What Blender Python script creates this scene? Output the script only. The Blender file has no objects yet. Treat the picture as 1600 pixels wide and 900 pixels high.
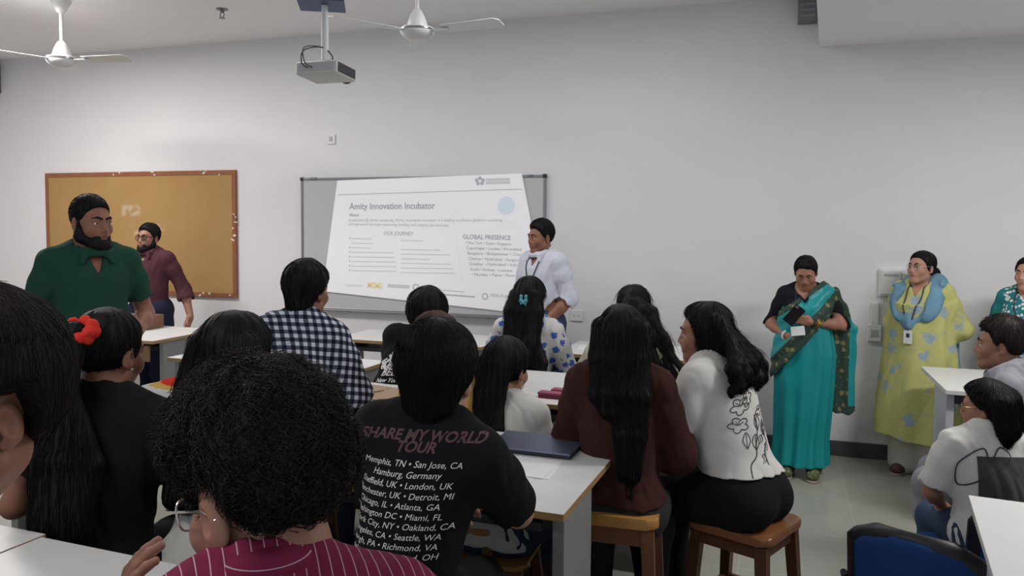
import bpy, bmesh, math, random
import numpy as np
from mathutils import Vector, Matrix
from mathutils.bvhtree import BVHTree

S = bpy.context.scene
COL = S.collection
PI = math.pi
rnd = random.Random(7)

# ------------------------------------------------------------------ camera
CAM_H, F_PX, YAW, PITCH, ROLL = 1.68, 1230.0, 18.4, 3.0, 0.4
cd = bpy.data.cameras.new('camera')
cd.sensor_width = 36.0
cd.lens = 36.0 * F_PX / 1600.0
cd.shift_y = -34.0 / 1600.0
cd.clip_start = 0.05
cam = bpy.data.objects.new('camera', cd)
COL.objects.link(cam)
CAM_ROT = Matrix.Rotation(math.radians(YAW), 3, 'Z') @ Matrix.Rotation(math.radians(90 - PITCH), 3, 'X') @ Matrix.Rotation(math.radians(ROLL), 3, 'Z')
cam.location = (0, 0, CAM_H)
cam.rotation_euler = CAM_ROT.to_euler()
S.camera = cam

# ------------------------------------------------------------------ light and exposure
S.view_settings.view_transform = 'Standard'
S.view_settings.look = 'None'
S.view_settings.gamma = 1.0
S.view_settings.use_curve_mapping = False
S.view_settings.exposure = 0.0
w = bpy.data.worlds.new('world')
S.world = w
w.use_nodes = True
w.node_tree.nodes['Background'].inputs[0].default_value = (0.80, 0.88, 1.0, 1)
w.node_tree.nodes['Background'].inputs[1].default_value = 0.64
WALL_Y, CEIL = 6.2, 3.36
LIGHTS = [  # x, y, z, size x, size y, watts, colour
    (-5.7, 4.15, 3.36, 1.2, 0.3, 92, (1.0, 0.95, 0.93)),
    (-3.4, 4.45, 3.36, 1.2, 0.3, 15, (1.0, 0.97, 0.97)),
    (-1.1, 4.5, 3.36, 1.2, 0.3, 17, (0.97, 0.98, 1.0)),
    (1.9, 3.7, 2.985, 1.2, 0.3, 64, (1.0, 0.97, 0.95)),
    (-2.0, 0.2, 3.36, 1.2, 0.3, 30, (1.0, 0.96, 0.92)),
]


# ------------------------------------------------------------------ survey: photograph pixel + distance -> point of the room
def ray(px, py):
    return CAM_ROT @ Vector(((px - 800) / F_PX, -(py - 416) / F_PX, -1.0))


def at(px, py, z):
    return Vector((0, 0, CAM_H)) + ray(px, py) * z


def onz(px, py, h):
    r = ray(px, py)
    return Vector((0, 0, CAM_H)) + r * ((h - CAM_H) / r.z)


def onwall(px, py, y=WALL_Y):
    r = ray(px, py)
    return Vector((0, 0, CAM_H)) + r * (y / r.y)


def facing(x, y, th):
    """rotation about Z for somebody at x, y turned th degrees from the camera (0 = towards it, +90 = to picture right)"""
    l = math.hypot(x, y)
    ux, uy = x / l, y / l
    c, s = math.cos(math.radians(th)), math.sin(math.radians(th))
    fx, fy = -ux * c + uy * s, -uy * c - ux * s
    return math.atan2(-fx, fy)


# ------------------------------------------------------------------ materials
MATS = {}


class NT:
    """short hand for node building"""
    def __init__(self, m):
        self.t = m.node_tree
        self.n = m.node_tree.nodes
        self.l = m.node_tree.links
        self.b = self.n['Principled BSDF']

    def new(self, kind, **kw):
        n = self.n.new(kind)
        for k, v in kw.items():
            setattr(n, k, v)
        return n

    def put(self, node, i, v):
        if hasattr(v, 'is_output'):
            self.l.new(v, node.inputs[i])
        elif v is not None:
            if isinstance(v, (tuple, list)) and len(v) == 3 and node.inputs[i].type == 'RGBA':
                v = (*v, 1)
            node.inputs[i].default_value = v

    def math(self, op, a, b=None, c=None, clamp=False):
        n = self.new('ShaderNodeMath', operation=op, use_clamp=clamp)
        self.put(n, 0, a)
        if b is not None: self.put(n, 1, b)
        if c is not None: self.put(n, 2, c)
        return n.outputs[0]

    def coords(self, scale=(1, 1, 1), rot=(0, 0, 0), which='Object'):
        tc = self.new('ShaderNodeTexCoord')
        mp = self.new('ShaderNodeMapping')
        self.l.new(tc.outputs[which], mp.inputs[0])
        mp.inputs['Scale'].default_value = scale
        mp.inputs['Rotation'].default_value = rot
        return mp.outputs[0]

    def xyz(self, v=None):
        n = self.new('ShaderNodeSeparateXYZ')
        self.l.new(v if v is not None else self.coords(), n.inputs[0])
        return n.outputs

    def noise(self, vec, scale=5, detail=3, rough=0.5, dist=0.0):
        n = self.new('ShaderNodeTexNoise')
        self.l.new(vec, n.inputs['Vector'])
        n.inputs['Scale'].default_value = scale
        n.inputs['Detail'].default_value = detail
        n.inputs['Roughness'].default_value = rough
        n.inputs['Distortion'].default_value = dist
        return n.outputs[0]

    def voronoi(self, vec, scale, feature='F1', rand=1.0):
        n = self.new('ShaderNodeTexVoronoi', feature=feature)
        self.l.new(vec, n.inputs['Vector'])
        n.inputs['Scale'].default_value = scale
        n.inputs['Randomness'].default_value = rand
        return n

    def mix(self, f, a, b):
        n = self.new('ShaderNodeMix', data_type='RGBA')
        self.put(n, 0, f)
        self.put(n, 6, a)
        self.put(n, 7, b)
        return n.outputs[2]

    def step(self, v, lo, hi):
        n = self.new('ShaderNodeMapRange', interpolation_type='SMOOTHSTEP')
        self.put(n, 0, v)
        n.inputs[1].default_value = lo
        n.inputs[2].default_value = hi
        return n.outputs[0]

    def bump(self, h, strength=0.3, dist=0.002):
        n = self.new('ShaderNodeBump')
        n.inputs['Strength'].default_value = strength
        n.inputs['Distance'].default_value = dist
        self.l.new(h, n.inputs['Height'])
        self.l.new(n.outputs[0], self.b.inputs['Normal'])

    def color(self, v):
        self.put(self.b, 'Base Color', v)


def new_mat(name, col=(0.5, 0.5, 0.5), rough=0.6, metal=0.0, spec=0.4):
    m = bpy.data.materials.new(name)
    m.use_nodes = True
    t = NT(m)
    t.color(col)
    t.b.inputs['Roughness'].default_value = rough
    t.b.inputs['Metallic'].default_value = metal
    t.b.inputs['Specular IOR Level'].default_value = spec
    MATS[name] = m
    return m, t


def plain(name, col, rough=0.6, metal=0.0, spec=0.4, var=0.06, scale=6.0, bump=0.0, bscale=60.0):
    if name in MATS: return MATS[name]
    m, t = new_mat(name, col, rough, metal, spec)
    v = t.coords()
    n = t.noise(v, scale, 4)
    t.color(t.mix(n, tuple(c * (1 - var) for c in col), tuple(min(1, c * (1 + var)) for c in col)))
    if bump:
        t.bump(t.noise(v, bscale, 3), bump, 0.002)
    return m


def fabric(name, col, rough=0.9, var=0.10, weave=500.0, bump=0.25):
    if name in MATS: return MATS[name]
    m, t = new_mat(name, col, rough, 0, 0.15)
    v = t.coords()
    n = t.noise(v, 9, 5, 0.6)
    t.color(t.mix(n, tuple(c * (1 - var) for c in col), tuple(min(1, c * (1 + var)) for c in col)))
    t.bump(t.noise(v, weave, 2), bump, 0.001)
    return m


def hair_mat(name, col=(0.008, 0.007, 0.008), rough=0.55):
    if name in MATS: return MATS[name]
    m, t = new_mat(name, col, rough, 0, 0.16)
    v = t.coords((260, 260, 22))
    n = t.noise(v, 1.0, 3)
    t.color(t.mix(n, tuple(c * 0.6 for c in col), tuple(c * 1.7 for c in col)))
    t.bump(n, 0.5, 0.003)
    return m


def skin_mat(name, col):
    if name in MATS: return MATS[name]
    m, t = new_mat(name, col, 0.5, 0, 0.35)
    v = t.coords()
    n = t.noise(v, 16, 4)
    t.color(t.mix(n, tuple(c * f for c, f in zip(col, (0.92, 0.88, 0.86))), tuple(c * f for c, f in zip(col, (1.08, 1.04, 1.02)))))
    t.b.inputs['Subsurface Weight'].default_value = 0.08
    t.b.inputs['Subsurface Radius'].default_value = (0.01, 0.004, 0.002)
    t.bump(t.noise(v, 220, 2), 0.12, 0.001)
    return m


# ------------------------------------------------------------------ objects
def tag(o, label=None, cat=None, group=None, kind=None):
    if label: o['label'] = label
    if cat: o['category'] = cat
    if group: o['group'] = group
    if kind: o['kind'] = kind
    return o


def empty(name, loc, rz=0.0, label=None, cat=None, group=None):
    o = bpy.data.objects.new(name, None)
    COL.objects.link(o)
    o.location = loc
    o.rotation_euler = (0, 0, rz)
    o.empty_display_size = 0.1
    return tag(o, label, cat, group)


def link(name, me, mats, parent=None, smooth=False):
    o = bpy.data.objects.new(name, me)
    COL.objects.link(o)
    for m in (mats if isinstance(mats, (list, tuple)) else [mats]):
        me.materials.append(m)
    if parent: o.parent = parent
    if smooth:
        me.polygons.foreach_set('use_smooth', np.ones(len(me.polygons), dtype=bool))
    return o


def np_mesh(name, V, Q, tri=None):
    """mesh out of numpy vertices and quads (and triangles)"""
    me = bpy.data.meshes.new(name)
    V = np.asarray(V, np.float32)
    Q = np.asarray(Q, np.int32).reshape(-1, 4) if Q is not None and len(Q) else np.zeros((0, 4), np.int32)
    T = np.asarray(tri, np.int32).reshape(-1, 3) if tri is not None and len(tri) else np.zeros((0, 3), np.int32)
    me.vertices.add(len(V))
    me.vertices.foreach_set('co', V.ravel())
    nl = Q.size + T.size
    me.loops.add(nl)
    me.loops.foreach_set('vertex_index', np.concatenate([Q.ravel(), T.ravel()]))
    me.polygons.add(len(Q) + len(T))
    st = np.concatenate([np.arange(len(Q)) * 4, Q.size + np.arange(len(T)) * 3]).astype(np.int32)
    me.polygons.foreach_set('loop_start', st)
    me.update(calc_edges=True)
    me.validate()
    return me


class MB:
    """collects boxes, prisms, lathes and tubes, then links them as one mesh"""
    def __init__(self):
        self.bm = bmesh.new()

    def box(self, c, size, rot=None, bevel=0.0, seg=2):
        g = bmesh.ops.create_cube(self.bm, size=1.0)
        vs = g['verts']
        M = Matrix.Translation(Vector(c))
        if rot is not None: M = M @ rot.to_4x4()
        M = M @ Matrix.Diagonal((*size, 1))
        bmesh.ops.transform(self.bm, matrix=M, verts=vs)
        if bevel:
            es = list({e for v in vs for e in v.link_edges})
            bmesh.ops.bevel(self.bm, geom=es, offset=bevel, segments=seg, affect='EDGES', profile=0.5)
        return self

    def prism(self, pts, z0, z1, bevel=0.0):
        """flat outline (x, y) raised from z0 to z1"""
        lo = [self.bm.verts.new((x, y, z0)) for x, y in pts]
        hi = [self.bm.verts.new((x, y, z1)) for x, y in pts]
        n = len(pts)
        fs = [self.bm.faces.new(lo[::-1]), self.bm.faces.new(hi)]
        for i in range(n):
            fs.append(self.bm.faces.new((lo[i], lo[(i + 1) % n], hi[(i + 1) % n], hi[i])))
        if bevel:
            es = list(set(fs[0].edges) | set(fs[1].edges))
            bmesh.ops.bevel(self.bm, geom=es, offset=bevel, segments=2, affect='EDGES', profile=0.5)
        return self

    def lathe(self, prof, c=(0, 0, 0), seg=28, axis=None):
        rings = []
        M = Matrix.Translation(Vector(c))
        if axis is not None:
            M = M @ Vector((0, 0, 1)).rotation_difference(Vector(axis).normalized()).to_matrix().to_4x4()
        for r, z in prof:
            rings.append([self.bm.verts.new(M @ Vector((max(r, 1e-5) * math.cos(a), max(r, 1e-5) * math.sin(a), z))) for a in [2 * PI * i / seg for i in range(seg)]])
        for a, b in zip(rings, rings[1:]):
            for i in range(seg):
                self.bm.faces.new((a[i], a[(i + 1) % seg], b[(i + 1) % seg], b[i]))
        self.bm.faces.new(rings[0][::-1])
        self.bm.faces.new(rings[-1])
        return self

    def tube(self, pts, r, seg=8, closed=False):
        pts = [Vector(p) for p in pts]
        n = len(pts)
        rr = r if isinstance(r, (list, tuple)) else [r] * n
        rings = []
        nrm = None
        for i, p in enumerate(pts):
            if closed:
                t = pts[(i + 1) % n] - pts[i - 1]
            else:
                t = pts[min(i + 1, n - 1)] - pts[max(i - 1, 0)]
            t.normalize()
            if nrm is None:
                nrm = t.orthogonal().normalized()
            nrm = (nrm - t * nrm.dot(t)).normalized()
            b = t.cross(nrm)
            rings.append([self.bm.verts.new(p + (nrm * math.cos(a) + b * math.sin(a)) * rr[i]) for a in [2 * PI * k / seg for k in range(seg)]])
        prs = list(zip(rings, rings[1:])) + ([(rings[-1], rings[0])] if closed else [])
        for a, b in prs:
            for i in range(seg):
                self.bm.faces.new((a[i], a[(i + 1) % seg], b[(i + 1) % seg], b[i]))
        if not closed:
            self.bm.faces.new(rings[0][::-1])
            self.bm.faces.new(rings[-1])
        return self

    def build(self, name, mats, parent=None, smooth=False, matfn=None):
        bmesh.ops.recalc_face_normals(self.bm, faces=self.bm.faces)
        me = bpy.data.meshes.new(name)
        if matfn:
            for f in self.bm.faces: f.material_index = matfn(f)
        self.bm.to_mesh(me)
        self.bm.free()
        o = link(name, me, mats, parent)
        if smooth:
            me.polygons.foreach_set('use_smooth', np.ones(len(me.polygons), dtype=bool))
            try: me.set_sharp_from_angle(angle=math.radians(40))
            except Exception: pass
        return o


def smooth_path(pts, n=6, closed=False):
    """Catmull-Rom through the points"""
    P = [Vector(p) for p in pts]
    out = []
    m = len(P)
    for i in range(m if closed else m - 1):
        if closed:
            p0, p1, p2, p3 = P[i - 1], P[i], P[(i + 1) % m], P[(i + 2) % m]
        else:
            p0, p1, p2, p3 = P[max(i - 1, 0)], P[i], P[i + 1], P[min(i + 2, m - 1)]
        for k in range(n):
            t = k / n
            out.append(0.5 * ((2 * p1) + (p2 - p0) * t + (2 * p0 - 5 * p1 + 4 * p2 - p3) * t * t + (3 * p1 - p0 - 3 * p2 + p3) * t ** 3))
    if not closed: out.append(P[-1])
    return out


def text_geo(body, size, align='LEFT', bold=0.0, shear=0.0, spacing=1.0, res=3):
    """vertices (x, y) and faces of a line of lettering"""
    cu = bpy.data.curves.new('lettering', 'FONT')
    cu.body = body
    cu.size = size
    cu.align_x = align
    cu.offset = bold
    cu.shear = shear
    cu.space_character = spacing
    cu.resolution_u = res
    cu.fill_mode = 'FRONT'
    ob = bpy.data.objects.new('lettering', cu)
    COL.objects.link(ob)
    bpy.context.view_layer.update()
    dg = bpy.context.evaluated_depsgraph_get()
    me = ob.evaluated_get(dg).to_mesh()
    V = [v.co.copy() for v in me.vertices]
    Fc = [tuple(p.vertices) for p in me.polygons]
    ob.evaluated_get(dg).to_mesh_clear()
    bpy.data.objects.remove(ob)
    bpy.data.curves.remove(cu)
    return V, Fc


# ------------------------------------------------------------------ room
def room():
    m, t = new_mat('wall_paint', (0.74, 0.73, 0.73), 0.85, 0, 0.2)
    v = t.coords()
    t.color(t.mix(t.noise(v, 1.2, 4), (0.71, 0.70, 0.705), (0.76, 0.75, 0.75)))
    t.bump(t.noise(v, 90, 4), 0.06, 0.002)
    cm = plain('ceiling_paint', (0.86, 0.85, 0.855), 0.9, var=0.02, bump=0.05)
    m2, t = new_mat('floor_stone', (0.2, 0.21, 0.2), 0.22, 0, 0.45)
    x, y, z = t.xyz()
    v = t.coords()
    fx = t.math('ABSOLUTE', t.math('SUBTRACT', t.math('FRACT', t.math('DIVIDE', t.math('ADD', x, 0.13), 0.6)), 0.5))
    fy = t.math('ABSOLUTE', t.math('SUBTRACT', t.math('FRACT', t.math('DIVIDE', t.math('ADD', y, 0.25), 0.6)), 0.5))
    seam = t.step(t.math('MAXIMUM', fx, fy), 0.490, 0.497)
    base = t.mix(t.noise(v, 3.5, 6, 0.6), (0.28, 0.278, 0.243), (0.365, 0.362, 0.32))
    base = t.mix(t.step(t.noise(v, 40, 5, 0.7), 0.62, 0.75), base, (0.34, 0.34, 0.31))
    t.color(t.mix(t.math('MULTIPLY', seam, 0.5), base, (0.42, 0.42, 0.39)))
    t.put(t.b, 'Roughness', t.math('ADD', t.math('MULTIPLY', t.noise(v, 9, 4), 0.16), 0.14))
    t.bump(t.noise(v, 14, 3), 0.04, 0.004)
    skm = plain('skirting_stone', (0.062, 0.063, 0.066), 0.35, var=0.35, scale=30)

    def shell(name, c, size, mt):
        o = MB().box(c, size).build(name, mt)
        tag(o, kind='structure')
    shell('floor', (-2.3, 2.2, -0.05), (12.6, 8.6, 0.1), m2)
    shell('ceiling', (-2.3, 2.2, CEIL + 0.05), (12.6, 8.6, 0.1), cm)
    shell('wall_front', (-2.3, WALL_Y + 0.1, CEIL / 2), (12.6, 0.2, CEIL), m)
    shell('wall_left', (-8.15, 2.15, CEIL / 2), (0.2, 8.1, CEIL), m)
    shell('wall_right', (3.9, 2.15, CEIL / 2), (0.2, 8.1, CEIL), m)
    for nm, c, sz in (('baseboard_front', (-2.125, WALL_Y - 0.011, 0.055), (11.85, 0.022, 0.11)),
                      ('baseboard_left', (-8.039, 2.1, 0.055), (0.022, 8.0, 0.11)), ('baseboard_right', (3.789, 2.1, 0.055), (0.022, 8.0, 0.11))):
        o = MB().box(c, sz, bevel=0.004).build(nm, skm)
        tag(o, kind='structure')
    # dropped soffit on the right: its left edge runs a little askew towards the viewer
    pts = [(0.28, WALL_Y), (0.03, 2.2), (3.8, 2.2), (3.8, WALL_Y)]
    o = MB().prism(pts, 2.985, CEIL).build('trim_1', cm)
    tag(o, kind='structure')


def lamps():
    fm = plain('lamp_frame_white', (0.8, 0.8, 0.8), 0.4)
    dm, t = new_mat('lamp_diffuser', (0.9, 0.9, 0.9), 0.5)
    t.b.inputs['Emission Color'].default_value = (1, 0.98, 0.96, 1)
    t.b.inputs['Emission Strength'].default_value = 2.0
    lab = ['white ceiling tube light farthest to the left', 'white ceiling tube light above the checkered shirt', 'white ceiling tube light over the laptop desk', 'white ceiling tube light farthest to the right', 'white ceiling tube light nearest the viewer']
    for (x, y, zc, sx, sy, wt, colr), lb in zip(LIGHTS, lab):
        r = empty('ceiling_light', (x, y, zc), 0, lb, 'ceiling light', 'ceiling lights')
        MB().box((0, 0, -0.02), (sx + 0.06, sy + 0.06, 0.04), bevel=0.006).build('frame', fm, r)
        MB().box((0, 0, -0.044), (sx, sy, 0.008), bevel=0.002).build('diffuser', dm, r)
        ld = bpy.data.lights.new('ceiling_light_lamp', 'AREA')
        ld.shape = 'RECTANGLE'
        ld.size, ld.size_y = sx, sy
        ld.energy = wt
        ld.color = colr
        lo = bpy.data.objects.new('ceiling_light_lamp', ld)
        COL.objects.link(lo)
        lo.parent = r
        lo.location = (0, 0, -0.055)


def boards():
    cork, t = new_mat('board_felt', (0.40, 0.25, 0.10), 0.95, 0, 0.1)
    v = t.coords()
    base = t.mix(t.noise(v, 3, 5, 0.6), (0.36, 0.215, 0.08), (0.43, 0.27, 0.115))
    x, y, z = t.xyz()
    # pale patches where notices were torn off
    patch = None
    for (cx, cz, hx, hz) in ((-6.0 + 5.93, 0.22, 0.14, 0.07), (0.03, 0.03, 0.15, 0.06), (0.25, 0.06, 0.12, 0.05)):
        a = t.step(t.math('ABSOLUTE', t.math('SUBTRACT', x, cx)), hx, hx * 0.6)
        b = t.step(t.math('ABSOLUTE', t.math('SUBTRACT', z, cz)), hz, hz * 0.5)
        p = t.math('MULTIPLY', a, b)
        patch = p if patch is None else t.math('MAXIMUM', patch, p)
    patch = t.math('MULTIPLY', patch, t.step(t.noise(v, 12, 4), 0.42, 0.62))
    t.color(t.mix(t.math('MULTIPLY', patch, 0.6), base, (0.58, 0.48, 0.36)))
    t.bump(t.noise(v, 300, 3), 0.3, 0.002)
    fr = plain('board_frame_brown', (0.26, 0.095, 0.045), 0.55, var=0.2, scale=12)
    W, Hh = 2.33, 1.2
    r = empty('pin_board', (-5.94, WALL_Y - 0.001, 1.575), 0, 'brown felt pin board with a red-brown frame on the wall, left of the whiteboard', 'pin board')
    MB().box((0, -0.012, 0), (W - 0.08, 0.02, Hh - 0.08)).build('felt', cork, r)
    b = MB()
    for c, s in (((0, -0.014, Hh / 2 - 0.022), (W, 0.026, 0.044)), ((0, -0.014, -Hh / 2 + 0.022), (W, 0.026, 0.044)),
                 ((W / 2 - 0.022, -0.014, 0), (0.044, 0.026, Hh - 0.088)), ((-W / 2 + 0.022, -0.014, 0), (0.044, 0.026, Hh - 0.088))):
        b.box(c, s, bevel=0.004)
    b.build('frame', fr, r)
    chip = plain('chipped_paper', (0.68, 0.64, 0.58), 0.9)
    b = MB()
    rr = random.Random(3)
    for i in range(22):
        b = MB()
        s = rr.choice([0, 1, 2])
        if s == 0: c = (rr.uniform(-1.1, 1.1), -0.028, Hh / 2 - rr.uniform(0.0, 0.045))
        elif s == 1: c = (rr.uniform(0, 1.1), -0.028, -Hh / 2 + rr.uniform(0.0, 0.04))
        else: c = (W / 2 - rr.uniform(0, 0.06), -0.028, rr.uniform(-0.55, 0.3))
        ww, hh2 = rr.uniform(0.008, 0.04), rr.uniform(0.006, 0.02)
        b.box(c, (ww, 0.002, hh2), Matrix.Rotation(rr.uniform(-0.6, 0.6), 3, 'Y'))
        b.build('torn_paper_bit', chip, r)

    # whiteboard
    wbm = plain('whiteboard_enamel', (0.52, 0.525, 0.54), 0.28, var=0.03, scale=2)
    alu = plain('board_aluminium', (0.30, 0.30, 0.31), 0.35, 0.8)
    blk = plain('black_corner', (0.03, 0.03, 0.035), 0.5)
    W, Hh = 2.28, 1.165
    cx, cz = -2.92, 1.497
    r = empty('whiteboard', (cx, WALL_Y - 0.001, cz), 0, 'large whiteboard with thin grey metal frame on the wall, the slide projected on it', 'whiteboard')
    MB().box((0, -0.011, 0), (W - 0.02, 0.018, Hh - 0.02)).build('writing_surface', wbm, r)
    b = MB()
    for c, s in (((0, -0.014, Hh / 2), (W, 0.028, 0.022)), ((0, -0.014, -Hh / 2), (W, 0.028, 0.026)), ((W / 2, -0.014, 0), (0.022, 0.028, Hh)), ((-W / 2, -0.014, 0), (0.022, 0.028, Hh))):
        b.box(c, s, bevel=0.004)
    b.build('frame', alu, r)
    for sx in (-1, 1):
        for sz in (-1, 1):
            MB().box((sx * W / 2, -0.016, sz * Hh / 2), (0.034, 0.034, 0.034), bevel=0.008).build('corner_cap', blk, r)
    MB().box((0.0, -0.035, -Hh / 2 - 0.004), (W - 0.1, 0.05, 0.008), bevel=0.003).build('pen_ledge', alu, r)
    MB().box((-W / 2 + 0.12, -0.03, Hh / 2 + 0.006), (0.07, 0.02, 0.018), bevel=0.004).build('hanging_clip', alu, r)
    MB().box((W / 2 - 0.12, -0.03, Hh / 2 + 0.006), (0.05, 0.02, 0.014), bevel=0.004).build('hanging_clip', alu, r)

    # the projected slide, a sheet of light on the board
    sm, t = new_mat('slide_light', (0.70, 0.695, 0.705), 0.7, 0, 0.1)
    x, y, z = t.xyz()
    v = t.coords()
    g = t.step(z, -0.55, 0.60)
    tint = t.mix(t.noise(v, 1.4, 1), (1.0, 0.95, 0.95), (0.95, 0.98, 1.0))
    t.l.new(tint, t.b.inputs['Emission Color'])
    t.put(t.b, 'Emission Strength', 0.23)
    yy = WALL_Y - 0.034
    q = [onwall(527, 282, yy), onwall(815, 271, yy), onwall(858, 494, yy), onwall(504, 455, yy)]
    r = empty('projected_slide', (cx, yy, cz), 0, 'bright white slide with grey lettering projected onto the whiteboard', 'projected slide')
    c = Vector((cx, yy, cz))
    b = MB()
    b.bm.faces.new([b.bm.verts.new(p - c) for p in q] )
    rr2 = bmesh.ops.extrude_face_region(b.bm, geom=b.bm.faces[:])
    bmesh.ops.translate(b.bm, verts=[g for g in rr2['geom'] if isinstance(g, bmesh.types.BMVert)], vec=(0, 0.002, 0))
    b.build('screen_light', sm, r)

    def flat(name, colr, em):
        mm, t = new_mat(name, colr, 0.8, 0, 0.1)
        t.b.inputs['Emission Color'].default_value = (*colr, 1)
        t.b.inputs['Emission Strength'].default_value = em
        return mm
    ink = flat('slide_ink', (0.36, 0.36, 0.40), 0.12)
    soft = flat('slide_ink_soft', (0.47, 0.46, 0.50), 0.14)
    pale = flat('slide_ink_pale', (0.58, 0.57, 0.585), 0.17)
    yel = flat('slide_yellow', (0.78, 0.66, 0.36), 0.16)
    blu = flat('slide_blue', (0.62, 0.70, 0.77), 0.19)
    OFF = Vector((0, -0.002, 0))

    def line(name, body, p0, p1, hpx, mt, bold=0.0):
        """lettering from p0 to p1 (photograph pixels on the board), letters hpx tall"""
        V, Fc = text_geo(body, 1.0, 'LEFT', bold)
        if not V: return
        wd = max(p.x for p in V)
        a, bb = onwall(*p0, yy), onwall(*p1, yy)
        hgt = (onwall(p0[0], p0[1] - hpx, yy) - a).length / 0.72
        d = bb - a
        me = bpy.data.meshes.new(name)
        me.from_pydata([tuple(a + d * (p.x / wd) + Vector((0, 0, hgt)) * p.y - c + OFF) for p in V], [], Fc)
        link(name, me, mt, r)
    line('title_lettering', 'Amity Innovation Incubator', (546, 327), (680, 326), 10, ink, 0.012)
    line('heading_lettering', 'About', (546, 338), (561, 338), 5, ink, 0.012)
    line('body_lettering', 'Established @ Amity university, Amity innovation incubator is a leading incubation platform nurturing', (545, 346), (785, 346), 4.4, soft)
    line('body_lettering', 'entrepreneurs through mentoring, funding, and industry partnerships.', (545, 352), (702, 354), 4.4, soft)
    line('heading_lettering', 'OUR JOURNEY', (600, 367), (646, 368), 6, soft, 0.012)
    line('heading_lettering', 'GLOBAL PRESENCE', (723, 373), (798, 375), 7, ink, 0.012)
    gp = ['\u2022 New York \u2022 Dubai \u2022 Singapore', 'Copenhagen \u2022 London \u2022 Ahmedabad', 'Bangalore \u2022 Bhubaneswar \u2022 Chandigarh', 'Chennai \u2022 Hyderabad \u2022 Gurgaon', 'Gwalior \u2022 Hyderabad \u2022 Indore \u2022 Jaipur', 'Kochi \u2022 Kolkata \u2022 Lucknow', '\u2022 Mumbai \u2022 Patna \u2022 Pune \u2022 Noida']
    for i, s in enumerate(gp):
        x0, y0 = 727 + i * 1.6, 381 + i * 8.3
        line('list_lettering', s, (x0, y0), (x0 + (72, 86, 100, 80, 104, 66, 92)[i], y0 + 2.5), 4.6, ink)
    line('footer_lettering', 'Supported by', (540, 447), (567, 448), 4, pale)
    line('footer_lettering', 'MSME', (574, 449), (598, 451), 9, yel, 0.03)

    def bar(name, p0, p1, th, mt):
        a, bb = onwall(*p0, yy) - c + OFF, onwall(*p1, yy) - c + OFF
        me = bpy.data.meshes.new(name)
        up = Vector((0, 0, th))
        me.from_pydata([tuple(a), tuple(bb), tuple(bb + up), tuple(a + up)], [], [(0, 1, 2, 3)])
        link(name, me, mt, r)
    bar('rule', (528, 305), (816, 296), 0.006, soft)
    bar('rule', (712, 364), (722, 438), 0.01, pale)
    for i, (w1, w2) in enumerate(((32, 34), (34, 0), (31, 62), (66, 76), (68, 45), (70, 78), (70, 80), (70, 84))):
        y0 = 373 + i * 7.2
        bar('bullet_line', (549, y0), (549 + w1, y0 + 1.0), 0.007, pale)
        if i not in (1,): bar('bullet_dot', (545.5, y0), (547.5, y0), 0.012, soft)
        if w2: bar('bullet_line', (627, y0 + 3), (627 + w2, y0 + 4.4), 0.007, pale)

    def disc(name, p, rad, mt, ring=0.0):
        o = onwall(*p, yy) - c + OFF
        n = 24
        me = bpy.data.meshes.new(name)
        vs = [tuple(o + Vector((rad * math.cos(2 * PI * i / n), 0, rad * math.sin(2 * PI * i / n)))) for i in range(n)]
        if ring:
            vs += [tuple(o + Vector((ring * math.cos(2 * PI * i / n), 0, ring * math.sin(2 * PI * i / n)))) for i in range(n)]
            me.from_pydata(vs, [], [(i, (i + 1) % n, n + (i + 1) % n, n + i) for i in range(n)])
        else:
            me.from_pydata(vs, [], [tuple(range(n))])
        link(name, me, mt, r)
    disc('emblem', (791, 321), 0.075, blu)
    disc('emblem', (650, 449), 0.032, soft, 0.02)
    disc('emblem', (758, 463), 0.028, soft, 0.018)
    line('footer_lettering', 'SEED FUND', (766, 463), (800, 466), 4.5, soft, 0.01)
    bar('footer_line', (606, 449), (640, 451), 0.03, pale)
    bar('footer_line', (663, 452), (726, 457), 0.010, pale)
    bar('footer_line', (690, 461), (742, 465), 0.012, soft)
    for k in range(5):
        a = k * 1.2566
        disc('emblem', (750 + 5.2 * math.sin(a), 283 - 4.4 * math.cos(a)), 0.016, soft)
    bar('logo_line', (759, 283), (797, 282), 0.022, pale)
    bar('logo_line', (759, 288), (797, 287), 0.022, pale)


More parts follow.
